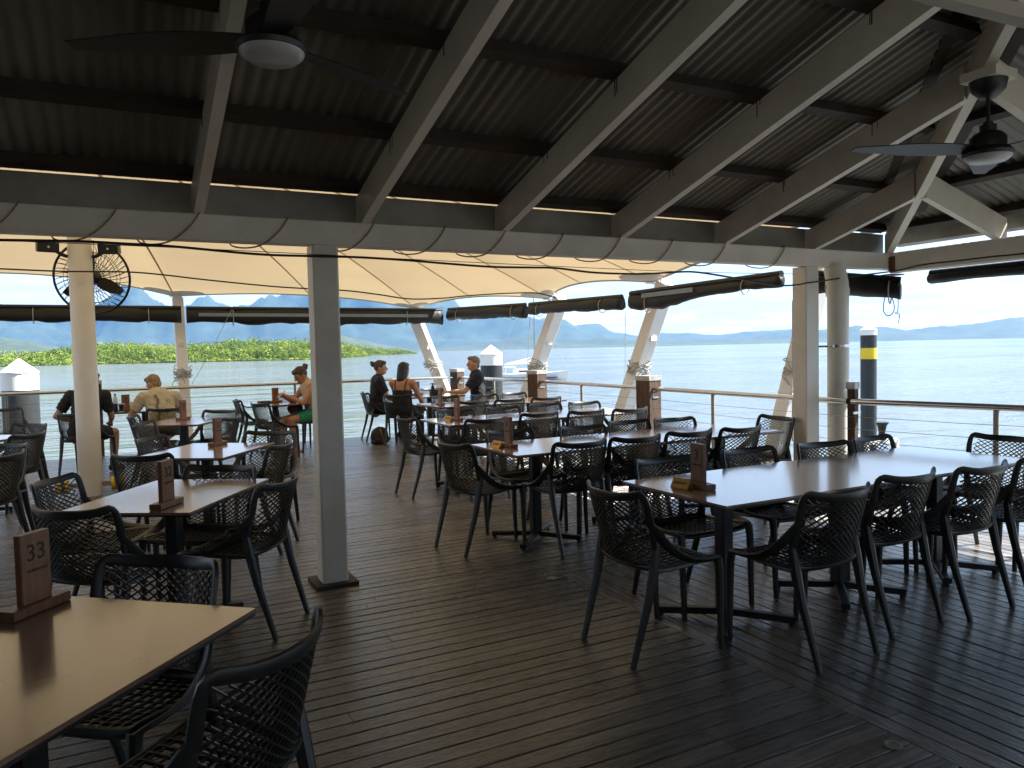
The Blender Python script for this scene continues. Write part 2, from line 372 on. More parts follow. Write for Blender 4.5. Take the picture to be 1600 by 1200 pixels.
# mangrove island: terrain (structure) plus a wood that reads as one mass (stuff)
def island(name, prof, d0, slope_d, deep, seed):
    xs = [p[0] for p in prof]; hs = [p[1] for p in prof]; ds = [p[2] for p in prof]
    def height(px, t):
        return interp(xs, hs, px) * (math.sin(min(1, t / 0.55) * PI / 2) if t < .55 else 1.0)
    nx, ny = 120, 8; vs = []; fs = []
    for i in range(nx + 1):
        px = xs[0] + (xs[-1] - xs[0]) * i / nx; d = hdir(px) / FPX; D = interp(xs, ds, px)
        for j in range(ny + 1):
            t = j / ny; q = d * (D + deep * t)
            h = max(0.0, height(px, t) * D / FPX - 5.0) * (t ** 0.7)
            vs.append((q.x, q.y, WZ - 0.5 + h + (0.7 if t > 0 else 0)))
    for i in range(nx):
        for j in range(ny):
            a = i * (ny + 1) + j; fs.append((a, a + ny + 1, a + ny + 2, a + 1))
    mb = MB(); mb.add(vs, fs); tag(mb.build(name, 'mud', smooth='all'), kind='structure')
    rnd = random.Random(seed)
    lv = []; lf = []; tint = []; tv = MB()
    k = 0
    while k < slope_d:
        px = rnd.uniform(xs[0], xs[-1]); D = interp(xs, ds, px); t = rnd.random() ** 1.3
        d = hdir(px) / FPX; q = d * (D + deep * t + rnd.uniform(0, 6))
        H = height(px, t) * D / FPX
        h = max(0.0, H - 5.0) * (t ** 0.7)
        base = WZ + 0.1 + h
        rad = rnd.uniform(1.4, 3.0) * (1 + 0.9 * rnd.random() ** 3); ht = rnd.uniform(3.0, 6.4) * (1.0 + .55 * mnoise.noise(V((q.x, q.y, 9)) * .05)) * (1 if H > 5 else max(0.25, H / 5.5)); 
        if t < 0.06: ht *= 0.8
        tb = min(1, max(0, 0.40 + 0.42 * mnoise.noise(V((q.x, q.y, 3)) * 0.02) + rnd.gauss(0, 0.21)))
        cz = base + ht * 0.62
        if t < 0.10:
            for _ in range(3):
                a = rnd.uniform(0, 2 * PI); tv.tube([(q.x + math.cos(a) * rad * .6, q.y + math.sin(a) * rad * .6, WZ - .3), (q.x, q.y, cz)], [0.12, 0.07], 4)
        n = 72 if t < 0.5 else 40
        for _ in range(n):
            th = rnd.uniform(0, 2 * PI); ph = math.acos(rnd.uniform(-0.75, 1)); rr = rnd.uniform(0.72, 1.08)
            o = V((math.sin(ph) * math.cos(th) * rad * rr, math.sin(ph) * math.sin(th) * rad * rr, math.cos(ph) * ht * 0.5 * rr))
            c = V((q.x, q.y, cz)) + o
            nrm = (V((o.x / rad, o.y / rad, o.z / ht * 2)) + V((rnd.gauss(0, .45), rnd.gauss(0, .45), rnd.gauss(0, .45)))).normalized()
            e1 = nrm.orthogonal().normalized(); e2 = nrm.cross(e1); sz = rnd.uniform(0.22, 0.52)
            a = rnd.uniform(0, PI); f1 = (e1 * math.cos(a) + e2 * math.sin(a)) * sz; f2 = (e2 * math.cos(a) - e1 * math.sin(a)) * sz * rnd.uniform(.5, .9)
            b = len(lv); lv += [c - f1, c + f2 + nrm * .15, c + f1, c - f2 + nrm * .15]; lf.append((b, b + 1, b + 2, b + 3))
            tt = min(1, max(0, tb + rnd.gauss(0, 0.055))); tint += [tt] * 4
        k += 1
    me = bpy.data.meshes.new(name + '_wood'); me.from_pydata([tuple(p) for p in lv], [], lf); me.materials.append(M['leaf'])
    at = me.attributes.new('tint', 'FLOAT', 'POINT'); at.data.foreach_set('value', tint)
    o = link('mangrove_wood', me); tag(o, 'sunlit green mangrove wood along the far shore' if seed == 1 else 'far green mangrove point ending in the open water', 'mangroves', kind='stuff')
    r = tv.build('roots', 'bark', o); r['kind'] = 'stuff'
island('mangrove_island', [(-420, 30, 380), (-200, 28, 420), (-40, 22, 440), (0, 23, 450), (60, 25, 455), (110, 29, 465), (150, 36, 470), (200, 38, 470), (250, 34, 465), (280, 32, 465), (330, 35, 465), (370, 38, 465), (410, 37, 460), (470, 33, 460), (520, 29, 500), (550, 20, 600), (575, 4, 680)], 0, 3900, 90, 1)
island('mangrove_point', [(500, 22, 700), (540, 19, 760), (580, 14, 850), (610, 10, 920), (630, 6, 1000), (650, 2, 1100)], 0, 700, 110, 2)

# ------------------------------------------------------------------ deck
XL, XR, YB, YF = -7.0, 6.12, -5.0, 13.32
PITCHB, BW, BT = 0.0932, 0.0875, 0.022
deck = MB()
deck.box(((XL + XR) / 2, (YB + YF) / 2, -0.13), (XR - XL - .04, YF - YB - .04, 0.16))
deck = tag(deck.build('deck', 'under'), kind='structure')
def board_mesh(axis):
    a, b, c = BW / 2, BT, 0.003
    prof = [(-a, -b), (a, -b), (a, -c), (a - c, 0), (-a + c, 0), (-a, -c)]
    n = 6; mb = MB()
    vs = [((s, y, z) if axis == 'x' else (-y, s, z)) for s in (-.5, .5) for y, z in prof]
    mb.add(vs, [(i, (i + 1) % n, n + (i + 1) % n, n + i) for i in range(n)] + [tuple(reversed(range(n))), tuple(range(n, 2 * n))])
    return mb.mesh('deck_board', 'deck_' + axis)
bmx, bmy = board_mesh('x'), board_mesh('y')
SEAM_X, SEAM_Y = 2.575, 4.31
def bx(me, c, L, axis):
    o = link('deck_board', me, deck, (c[0], c[1], random.uniform(-0.0015, 0.001)))
    o.scale = (L, 1, 1) if axis == 'x' else (1, L, 1)
rb = random.Random(3)
y = SEAM_Y + 0.012 + BW / 2
while y < YF - .03:
    bx(bmx, ((XL + XR) / 2, y), XR - XL, 'x'); y += PITCHB + rb.uniform(-.0012, .0012)
y = SEAM_Y - BW / 2
while y > YB:
    if .6 < y < 4.3:
        xj = rb.uniform(-.2, 2.1) if rb.random() < .75 else rb.uniform(-1.5, -.3)
        bx(bmx, ((XL + xj) / 2, y), xj - XL - .002, 'x'); bx(bmx, ((xj + SEAM_X) / 2, y), SEAM_X - xj - rb.uniform(.001, .003), 'x')
    else: bx(bmx, ((XL + SEAM_X) / 2, y), SEAM_X - XL - rb.uniform(0.001, .003), 'x')
    y -= PITCHB + rb.uniform(-.0012, .0012)
x = SEAM_X + 0.004 + BW / 2
while x < XR:
    if rb.random() < .7:
        yj = rb.uniform(1.2, 3.6)
        bx(bmy, (x, (YB + yj) / 2), yj - YB - .003, 'y'); bx(bmy, (x, (yj + SEAM_Y) / 2), SEAM_Y - yj - .004, 'y')
    else: bx(bmy, (x, (YB + SEAM_Y) / 2), SEAM_Y - YB - 0.004, 'y')
    x += PITCHB + rb.uniform(-.0012, .0012)
fas = MB(); fas.box(((XL + XR) / 2, YF + .012, -.12), (XR - XL, .03, .2)); fas.build('edge_fascia', 'purlin_wood', deck)
fas = MB(); fas.box((XR + .02, (YB + YF) / 2, -.12), (.03, YF - YB, .2)); fas.build('edge_fascia', 'purlin_wood', deck)
for px_ in range(-6, 7, 3):
    for py_ in (-3, 1.5, 6, 10.5, 13):
        mb = MB(); mb.tube([(px_ * .98, py_, WZ - 1), (px_ * .98, py_, -.2)], .17, 12); mb.build('support_pile', 'pile_timber', deck)
for (x, y) in ((2.47, 4.26), (2.5, 1.82)):
    mb = MB(); mb.lathe([(.0, .0012), (.032, .0012), (.034, .0045), (.024, .0055), (.022, .003), (.008, .003), (.0, .003)], 20, Matrix.Translation((x, y, 0)))
    mb.build('inspection_cap', 'gutter', deck, True)

# ------------------------------------------------------------------ pavilion
pav = thing('pavilion', 'open pavilion with white rafters under a dark corrugated iron roof', 'pavilion')
BY, CX = 4.93, 6.7                       # main beam line, right beam line
SL = 0.287                               # roof slope
RZ0, RY0 = 2.342, 4.86
def zr(d): return RZ0 + SL * d           # underside of rafter, d = distance in from the beam face
RIDGE_Y = -1.1
XLW = -7.0
def part(name, mat, fn, smooth=False, parent=None):
    mb = MB(); fn(mb); return mb.build(name, mat, parent or pav, smooth)
part('eave_beam', 'white_paint', lambda b: b.beam((XLW, BY, 2.262), (CX + .06, BY, 2.262), .12, .155, ch=.006))
part('eave_beam', 'white_paint', lambda b: b.beam((CX, BY - .063, 2.245), (CX, -6.0, 2.245), .12, .19, ch=.006))
part('corner_bracket', 'rust', lambda b: b.box((CX - .075, BY - .066, 2.225), (.016, .010, .14)).box((CX - .064, BY - .09, 2.225), (.008, .05, .16)).box((CX - .02, BY - .06, 2.132), (.16, .14, .012)))
RD, RT = 0.205, 0.058
def rafter(p0, p1, name='rafter'):
    """p0 foot, p1 head along the underside; plumb-cut ends"""
    def f(b):
        a, c = V(p0), V(p1); d = V((c.x - a.x, c.y - a.y, 0)).normalized(); sd = V((-d.y, d.x, 0)) * RT / 2; up = V((0, 0, RD))
        ch = 0.004
        vs = [a - sd, a + sd, a + sd + up, a - sd + up, c - sd, c + sd, c + sd + up, c - sd + up]
        b.add(vs, [(0, 1, 2, 3), (7, 6, 5, 4), (1, 0, 4, 5), (2, 1, 5, 6), (3, 2, 6, 7), (0, 3, 7, 4)])
    return part(name, 'white_paint', f)
EYE_Y = 4.985
for x in [-5.72, -4.69, -3.66, -2.62, -1.59, -0.56, 0.475, 1.48, 2.50, 3.52, 4.575, 5.65]:
    # the rafters end at the ridge or at the hip
    yt = max(RIDGE_Y, x - (CX - BY) + .04)
    rafter((x, EYE_Y, zr(RY0 - EYE_Y)), (x, yt, zr(RY0 - yt)))
rs = random.Random(21)
for x in [0.475, 1.48, 2.50, 3.52, 4.575]:
    for yp_ in (4.24, 3.45, 2.66):
        if x - (CX - BY) + .3 > yp_: continue
        for q_ in range(2):
            ln = rs.uniform(.03, .09); yy = yp_ + rs.uniform(-.03, .03); zt = zr(RY0 - yy) + RD
            part('rust_stain', 'purlin_wood', lambda b: b.box((x - RT / 2 - .0008, yy, zt - ln / 2), (.0016, rs.uniform(.003, .009), ln)))
for y in [3.88, 2.72, 1.68, 0.65, -0.4]:
    xt = max(y + (CX - BY) + .04, 0.75)
    rafter((CX + .055, y, zr(RY0 - EYE_Y)), (xt, y, zr(CX - .07 - xt)))
for s_ in (1,):
    a = V((CX + .03, BY + .03, zr(-.1) - .0)); t = BY - RIDGE_Y
    rafter((CX + .02, BY + .02, zr(-0.09)), (CX - t + .02, BY - t + .02, zr(RY0 - RIDGE_Y)), 'hip_rafter')
def hip_lim(y): return y + (CX - BY)
PUR = [4.89, 4.24, 3.45, 2.66, 1.87, 1.08, 0.29, -0.5, -1.0]
for y in PUR:
    z = zr(RY0 - y) + RD + .032
    part('purlin', 'purlin_wood', lambda b: b.beam((XLW, y, z), (hip_lim(y) - .09, y, z), .075, .062, up=(0, SL, 1)))
    xo = CX - (BY - y)
    part('purlin', 'purlin_wood', lambda b: b.beam((xo, max(y - .09, -1.0) if y < -.9 else y - .09, z), (xo, -5.9, z), .075, .062, up=(SL, 0, 1)))
part('ridge_beam', 'purlin_wood', lambda b: b.beam((XLW, RIDGE_Y, zr(RY0 - RIDGE_Y) + .09), (CX - (BY - RIDGE_Y), RIDGE_Y, zr(RY0 - RIDGE_Y) + .09), .05, .2))
hz_ = lambda d: zr(d) + RD + .075
for off in (-.13, .13):
    part('hip_trim', 'purlin_wood', lambda b: b.beam((CX - .35 + off, BY - .35 - off, hz_(.28) - .03), (CX - 5.6 + off, BY - 5.6 - off, hz_(5.53) - .03), .07, .05))
part('hip_cap', 'zinc', lambda b: b.add([V((CX + .2 - d + sx, BY + .2 - d - sx, hz_(d - .27) + .045 - abs(sx) * .12)) for d in (0, 6.25) for sx in (-.16, 0, .16)], [(0, 1, 4, 3), (1, 2, 5, 4)]))
# corrugated sheets
CP, CA = 0.076, 0.0095
def sheet(u0, u1, fn_lo, fn_hi, place, name='roof_sheet'):
    n = int(round((u1 - u0) / (CP / 8))); vs = []; fs = []
    for i in range(n + 1):
        u = u0 + (u1 - u0) * i / n; c = CA * math.sin(2 * PI * u / CP)
        lo, hi = fn_lo(u), fn_hi(u)
        vs += [place(u, lo, c), place(u, hi, c)]
    for i in range(n):
        fs.append((2 * i, 2 * i + 2, 2 * i + 3, 2 * i + 1))
    mb = MB(); mb.add(vs, fs); mb.build(name, 'zinc', pav, 'all')
PZ = RD + .062 + .004
x = XLW
while x < CX + .08:
    x2 = min(x + CP * 10, CX + .08)
    sheet(x, x2, lambda u: 5.055, lambda u: min(5.0, max(RIDGE_Y, u - (CX - BY) - .05)), lambda u, y, c: (u, y, zr(RY0 - y) + PZ + CA + c))
    x = x2
y = -6.0
while y < 4.98:
    y2 = min(y + CP * 10, 5.0)
    sheet(y, y2, lambda u: CX + .13, lambda u: max(u + (CX - BY) - .05, 0.68) if u > RIDGE_Y else max(0.68, 0.68), lambda u, xx, c: (xx, u, zr(CX - .07 - xx) + PZ + CA + c))
    y = y2
x = XLW
while x < .68:
    x2 = min(x + CP * 10, .68)
    sheet(x, x2, lambda u: -6.0, lambda u: RIDGE_Y, lambda u, y, c: (u, y, zr(RY0 - RIDGE_Y - (RIDGE_Y - y)) + PZ + CA + c))
    x = x2
# gutters
def gutter(p0, p1, outw, vs_=1.0):
    prof = [(0.0, .03), (0.0, -.085), (.03, -.105), (.075, -.10), (.105, -.075), (.118, -.03), (.115, .015), (.121, .02), (.123, -.03), (.108, -.08), (.078, -.107), (.028, -.112), (-.005, -.09), (-.005, .03)]
    def f(b):
        vs = []
        for p in (V(p0), V(p1)):
            vs += [p + V(outw) * a + V((0, 0, z * (vs_ if z < 0 else 1))) for a, z in prof]
        n = len(prof)
        b.add(vs, [(i, (i + 1) % n, n + (i + 1) % n, n + i) for i in range(n)])
    part('gutter', 'gutter', f, True)
gutter((XLW, 5.03, 2.512), (CX + .05, 5.03, 2.512), (0, 1, 0), 1.65)
gutter((CX + .14, 4.95, 2.525), (CX + .14, -6, 2.525), (1, 0, 0))
# posts
def square_post(x, y, wd, base):
    p = part('post', 'white_paint', lambda b: b.beam((x, y, 0.02), (x, y, 2.182), wd, wd, up=(0, 1, 0), ch=.012))
    if base: part('base_plate', 'purlin_wood', lambda b: b.box((x, y, .012), (.27, .27, .022)), parent=p)
square_post(1.21, 4.94, .165, True)
square_post(-3.4, 4.94, .165, True)
part('post', 'cream_post', lambda b: b.beam((5.61, 4.97, 0.0), (5.61, 4.97, 2.182), .165, .16, up=(0, 1, 0), ch=.006))
def dp(b):
    b.tube([(5.905, 4.86, 0.05), (5.905, 4.86, 1.98), (5.905, 4.865, 2.03), (5.905, 4.90, 2.183)], .095, 20)
pipe = part('downpipe', 'cream_post', dp, True)
part('pipe_collar', 'cream_post', lambda b: b.tube([(5.905, 4.86, 1.93), (5.905, 4.86, 1.99)], .099, 20), True, pipe)
part('pipe_clip', 'steel', lambda b: b.tube([(5.905, 4.86, 1.45), (5.905, 4.86, 1.475)], .098, 20).box((5.76, 4.93, 1.46), (.2, .01, .018)), True, pipe)
square_post(CX - .02, -5.5, .165, True)
# unseen cream wall, added behind the camera to bounce sunlight into the pavilion
rw = MB(); rw.box((-2, -15.1, 2.2), (26, .2, 4.8))
tag(rw.build('bounce_wall', 'bounce_wall_cream'), 'unseen cream wall added behind the dining deck to bounce sunlight', 'wall')
kw = MB(); kw.box((-4.3, -6.15, 1.25), (5.4, .2, 2.5)); tag(kw.build('shade_wall', 'dark_wall_paint'), 'unseen dark wall added at the back left to darken the ceiling', 'wall')  # unseen wall, added to block rear light and keep the left ceiling dark
sw = MB(); sw.box((-6.95, -.3, 1.2), (.15, 9.8, 2.4)); sw.box((-6.97, -.3, 3.2), (.15, 9.8, 1.7))
tag(sw.build('side_wall', 'dark_wall_paint'), 'dark side wall closing the left end of the pavilion', 'wall')
pv0 = MB(); pv0.box((-2, -10.05, -.55), (26, 9.95, 1.0)); tag(pv0.build('bounce_slab', 'concrete'), kind='structure')  # unseen concrete slab, added so sunlit ground bounces warm light under the roof
# tie beam seen at the top right edge of the picture
tb0, tb1 = at_y(1440, -14, 1.75), at_y(1660, 40, 1.45)
part('tie_beam', 'white_paint', lambda b: b.beam(tb0 - (tb1 - tb0) * .8, tb1 + (tb1 - tb0) * 1.2, .07, .05, ch=.004))

# ------------------------------------------------------------------ shade canopy
corners = [V((-8.5, 14.2, 2.55)), V((-3.9, 14.2, 2.50)), V((0.94, 14.2, 2.53)), V((5.28, 14.2, 2.335)), V((6.6, 11.31, 2.35)), V((6.6, 8.46, 2.38)), V((6.4, 4.72, 2.84))]
sag_in = [.7, .8, .55, .2, .26, .3]
sag_up = [.25, .27, .10, .12, .12, -.06]
outer = []; NS = 26
for i in range(len(corners) - 1):
    a, b = corners[i], corners[i + 1]; d = (b - a); nrm = V((-d.y, d.x, 0)).normalized()
    ctr = V((0, 9.0, 0)); mid = (a + b) / 2
    if nrm.dot(ctr - mid) < 0: nrm = -nrm
    for k in range(NS):
        t = k / NS; s = 4 * t * (1 - t)
        outer.append(a.lerp(b, t) + nrm * sag_in[i] * s + V((0, 0, sag_up[i] * s)))
outer.append(corners[-1])
NO = len(outer); NT = 26
def inner_pt(k):
    # inner edge runs along the gutter, behind the roof edge
    f = k / (NO - 1)
    xs_ = interp([0, 1 / 6, 2 / 6, 3 / 6, 4 / 6, 5 / 6, 1], [-1.3, -0.7, -0.25, 0.05, 0.25, 0.5, 0.9], f)
    return V((xs_, 4.72, 2.84))
def surf(k, t):
    o = outer[k]; i = inner_pt(k)
    p = i.lerp(o, t)
    p.z += 0.10 * math.sin(PI * t) * (1 - 0.2 * t)
    return p
vs = [surf(k, j / NT) for k in range(NO) for j in range(NT + 1)]
fs = [(k * (NT + 1) + j, (k + 1) * (NT + 1) + j, (k + 1) * (NT + 1) + j + 1, k * (NT + 1) + j + 1) for k in range(NO - 1) for j in range(NT)]
sail = thing('shade_canopy', 'cream tensioned fabric canopy with scalloped edge over the outer deck', 'canopy', (0, 9, 2.5))
def cpart(name, mb, mat, smooth='all'):
    mb.v = [(q[0], q[1] - 9, q[2] - 2.5) for q in mb.v]
    return mb.build(name, mat, sail, smooth)
mb = MB(); mb.add(vs, fs); cpart('membrane', mb, 'membrane')
for k in range(NS, NO - 8, 13):
    mb = MB(); P = [surf(k, t / NT) - V((0, 0, .004)) for t in range(NT + 1)]
    Q = []
    for j, p in enumerate(P):
        tt = (P[min(j + 1, NT)] - P[max(j - 1, 0)]).normalized(); sd = tt.cross(V((0, 0, 1))).normalized() * .012; Q += [p - sd, p + sd]
    mb.add(Q, [(2 * j, 2 * j + 1, 2 * j + 3, 2 * j + 2) for j in range(NT)]); cpart('seam', mb, 'seam')
mb = MB(); mb.tube([outer[k] for k in range(NO)], .02, 6); cpart('hem_cable', mb, 'membrane_patch')
for c in range(1, 6):
    C = corners[c]; Rr = .50
    def of(kf):
        k0 = min(NO - 2, max(0, int(math.floor(kf)))); return k0, kf - k0
    def sF(kf, t):
        k0, f = of(kf); return surf(k0, t).lerp(surf(k0 + 1, t), f)
    hl = Rr / ((corners[c] - corners[c - 1]).length / NS); hr_ = Rr / ((corners[c + 1] - corners[c]).length / NS) if c < 6 else hl
    pv = []; pf = []; na, nj = 18, 6
    for a_ in range(na + 1):
        e = -1 + 2 * a_ / na; kf = c * NS + e * (hr_ if e > 0 else hl); dep_ = math.sqrt(max(0, 1 - e * e))
        Lr = (sF(kf, 1) - sF(kf, 0)).length
        for j in range(nj + 1): pv.append(sF(kf, 1 - j / nj * dep_ * 1.25 * Rr / Lr) - V((0, 0, .008)))
    for a_ in range(na):
        for j in range(nj): q = a_ * (nj + 1) + j; pf.append((q, q + nj + 1, q + nj + 2, q + 1))
    mb = MB(); mb.add(pv, pf); cpart('corner_patch', mb, 'membrane_patch')
    mb = MB(); o = (C - V((0, 9, 0))).normalized(); o.z = 0
    mb.lathe([(.0, -.012), (.085, -.012), (.085, .006), (.0, .006)], 18, Matrix.Translation(C - o * .02 + V((0, 0, -.012))))
    mb.tube([C + V((0, 0, -.02)), C + o * .08 + V((0, 0, -.06)), C + o * .16 + V((0, 0, -.14))], .014, 6)
    cpart('corner_plate', mb, 'steel', True)

# leaning columns carrying the canopy corners
def lean_col(base, top, wd, dp_, up, label):
    t = thing('leaning_column', label, 'column', base, 0, 'white leaning columns outside the railing')
    b = V(base); mb = MB(); mb.beam((0, 0, 0), V(top) - b, wd, dp_, up=up, ch=.01); mb.build('shaft', 'white_steel', t)
    d = (V(top) - b)
    mb = MB(); mb.box(d - d.normalized() * .02, (wd * .8, .03, .22)); mb.box(d * .78 + V((0, -dp_ * .55, 0)), (.09, .05, .06)); mb.build('head_bracket', 'white_steel', t)
    mb = MB(); rr = random.Random(int(top[0] * 100)); zc = (1.25 - b.z) / d.z
    for i in range(9):
        c = d * (zc + rr.uniform(-.015, .015)); a0 = rr.uniform(0, 6)
        mb.tube([c + V((math.cos(a0 + k * .7) * wd * rr.uniform(.65, .9), math.sin(a0 + k * .7) * dp_ * rr.uniform(.65, .9), rr.uniform(-.07, .07) - .01 * k)) for k in range(9)], .007, 5)
    for i in range(3):
        mb.tube([c + V((rr.uniform(-.1, .1), -dp_ * .6, 0)), c + V((rr.uniform(-.2, .2), -dp_ * .8, -.15)), c + V((rr.uniform(-.2, .2), -dp_ * .7, rr.uniform(-.3, -.2)))], .006, 5)
    mb.build('rope_coil', 'rope_grey', t, True)
    mb = MB(); mb.box((0, 0, .15), (wd * 1.6, dp_ * 1.6, .3)); mb.build('foot_bracket', 'white_steel', t)
B0 = -1.0
def ext(p_lo, p_hi, z):
    t = (z - p_lo.z) / (p_hi.z - p_lo.z); return p_lo + (p_hi - p_lo) * t
c1a, c1b = at_y(287, 600, 13.75), at_y(279, 490, 14.0)
lean_col(ext(c1a, c1b, B0), ext(c1a, c1b, 2.47), .17, .17, (0, 1, 0), 'white leaning column with rope tangle, leftmost of the columns behind the rail')
c2a, c2b = at_y(690, 600, 13.8), at_y(655, 512, 14.0)
lean_col(ext(c2a, c2b, B0), ext(c2a, c2b, 2.28), .21, .19, (1, 1, 0), 'sunlit white leaning column between the two black-shirted women and the man')
c3a, c3b = at_x(822, 622, 6.3), at_x(869, 488, 6.5)
lean_col(ext(c3a, c3b, B0), ext(c3a, c3b, 2.32), .20, .20, (1, 0, 0), 'white leaning column just right of the moored yacht')
c4a, c4b = at_x(978, 632, 6.3), at_x(1026, 487, 6.5)
lean_col(ext(c4a, c4b, B0), ext(c4a, c4b, 2.33), .20, .20, (1, 0, 0), 'white leaning column rising between the two right timber posts')
c5a, c5b = at_x(1208, 720, 6.3), at_x(1249, 555, 6.5)
lean_col(ext(c5a, c5b, B0), ext(c5a, c5b, 2.35), .18, .18, (1, 0, 0), 'white leaning column half hidden by the cream corner post')

# round canopy mast with the wall fan
MX, MY = -.29, 9.55
mast = thing('canopy_mast', 'cream round steel mast carrying the black cage fan', 'post', (MX, MY, 0))
mb = MB(); mb.lathe([(.118, 0), (.118, 2.95)], 24); mb.build('shaft', 'cream_post', mast, True)
mb = MB(); mb.box((0, -.1195, 2.35), (.075, .004, .11)); mb.build('plaque', 'white_paint', mast)
for s in (-1, 1):
    mb = MB(); mb.box((s * .19, -.02, .12), (.16, .05, .05)); g = mb.build('foot_guard', 'gutter', mast)
    mb = MB(); mb.tube([(s * .2, -.06, .12), (s * .33, -.06, .12)], .075, 10); gg = mb.build('guard_sleeve', 'yellow', mast, True)
    mb = MB(); mb.tube([(s * .25, -.06, .12), (s * .285, -.065, .12)], .0765, 10); mb.build('hazard_band', 'black_plastic', mast, True)
    mb = MB(); mb.tube([(s * .33, -.06, .12), (s * .35, -.06, .12)], .08, 10); mb.build('guard_end', 'white_steel', mast, True)

wf = thing('wall_fan', 'black wire cage fan mounted behind the round mast', 'fan', (MX + .10, MY + .22, 2.40), R(-20))
FR = .40
rt = Matrix.Rotation(R(8), 3, 'X')
def cage(rad, yy, n=48): return [rt @ V((rad * math.cos(2 * PI * i / n), yy, rad * math.sin(2 * PI * i / n))) for i in range(n)]
mb = MB(); mb.tube(cage(FR, 0), .014, 8, True); mb.build('cage_rim', 'black_iron', wf, True)
mb = MB()
for i in range(40):
    a = 2 * PI * i / 40; a2 = a + .35
    for sy in (-1, 1):
        mb.tube([rt @ V((r_ * math.cos(a + (a2 - a) * (r_ / FR)), sy * .11 * math.cos(r_ / FR * PI / 2), r_ * math.sin(a + (a2 - a) * (r_ / FR)))) for r_ in (.07, .18, .3, FR)], .0032, 4)
for rr in (.16, .28):
    for sy in (-1, 1): mb.tube(cage(rr, sy * .11 * math.cos(rr / FR * PI / 2)), .0032, 4, True)
mb.build('wire_guard', 'black_iron', wf)
mb = MB(); mb.lathe([(.0, -.10), (.07, -.10), (.085, -.02), (.07, .08), (.0, .09)], 16, rt.to_4x4() @ Matrix.Rotation(R(90), 4, 'X')); mb.build('motor', 'black_plastic', wf, True)
for k in range(3):
    a = 2 * PI * k / 3 + .5; mb = MB(); vs = []; n = 8
    for i in range(n + 1):
        r_ = .06 + .29 * i / n; hw = .03 + .035 * math.sin(PI * (i / n) ** .8)
        for s in (-1, 1):
            q = V((r_, s * .03, s * hw)); vs.append(rt @ (Matrix.Rotation(a, 3, 'Y') @ q))
    mb.add(vs, [(2 * i, 2 * i + 1, 2 * i + 3, 2 * i + 2) for i in range(n)]); mb.build('blade', 'black_plastic', wf, True)
mb = MB(); mb.tube([(0, -.08, 0), (-.05, -.14, .02), (-.09, -.2, .05)], .03, 8); mb.box((-.02, -.13, .02), (.13, .05, .12)); mb.build('bracket', 'black_plastic', wf, True)
for s, px_, lab in ((-1, 0, 'small black floodlight on the left of the round mast'), (1, 0, 'small black floodlight on the right of the round mast')):
    fl = thing('floodlight', lab, 'floodlight', (MX + s * .12, MY - .02, 2.62), R(-15 if s > 0 else 12))
    mb = MB(); mb.box((s * .19, -.07, .06), (.20, .12, .10), Matrix.Rotation(R(12), 3, 'X')); mb.build('housing', 'black_plastic', fl)
    mb = MB(); mb.tube([(0, 0, -.02), (s * .06, -.01, 0), (s * .13, -.05, .04)], .02, 8); mb.build('arm', 'black_plastic', fl, True)
    mb = MB(); mb.lathe([(.0, 0), (.012, 0), (.012, .004), (0, .004)], 10, Matrix.Translation((s * .19, -.135, .055)) @ Matrix.Rotation(R(90), 4, 'X')); mb.build('lens', 'lens_glass', fl)

# ------------------------------------------------------------------ railing, timber posts
def timber_post(p, h, wd, rz, label):
    t = thing('timber_post', label, 'post', (p[0], p[1], -1.6), rz, 'square timber posts along the deck edge')
    mb = MB(); mb.beam((0, 0, 0), (0, 0, h + 1.6 - .05), wd, wd, up=(0, 1, 0), ch=.012); mb.build('shaft', 'pile_timber', t)
    mb = MB(); mb.beam((0, 0, h + 1.6 - .06), (0, 0, h + 1.6), wd + .012, wd + .012, up=(0, 1, 0), ch=.006); mb.build('metal_cap', 'lead_cap', t)
    for dz in (.18, .27):
        mb = MB(); mb.box((0, -wd / 2 - .004, h + 1.6 - dz), (.10, .01, .022)); mb.build('strap', 'steel', t)
RAIL = [V((-7.2, 13.42, 1.0)), V((-.3, 13.46, 1.0)), V((5.78, 13.42, .985)), V((6.03, 10.75, .975)), V((5.93, 7.72, .97)), V((5.76, 4.62, .97)), V((6.15, 2.8, .97)), V((6.25, -5.0, .97))]
timber_post(RAIL[1], 1.16, .20, 0, 'dark timber post half hidden behind the cream round mast')
timber_post(RAIL[2], 1.15, .20, R(20), 'short timber post right behind the grey-haired man')
timber_post(RAIL[3], 1.15, .23, R(14), 'timber post with metal cap below the leaning column near the yacht')
timber_post(RAIL[4], 1.13, .23, R(10), 'timber post with folded metal cap, nearest post of the right rail left of the corner')
timber_post(V((5.80, 4.62, 0)), 1.14, .075, R(5), 'thin brown timber post beside the cream downpipe')
spans = ['left span of the steel rail behind the far left chairs', 'far steel rail behind the seated diners', 'short steel rail beside the black and white pile left of the yacht', 'steel rail span between the two capped timber posts', 'steel rail span left of the cream corner post with a rope tied to it', 'thick steel rail span in front of the yellow-banded pile', 'near right steel rail out past the picture edge']
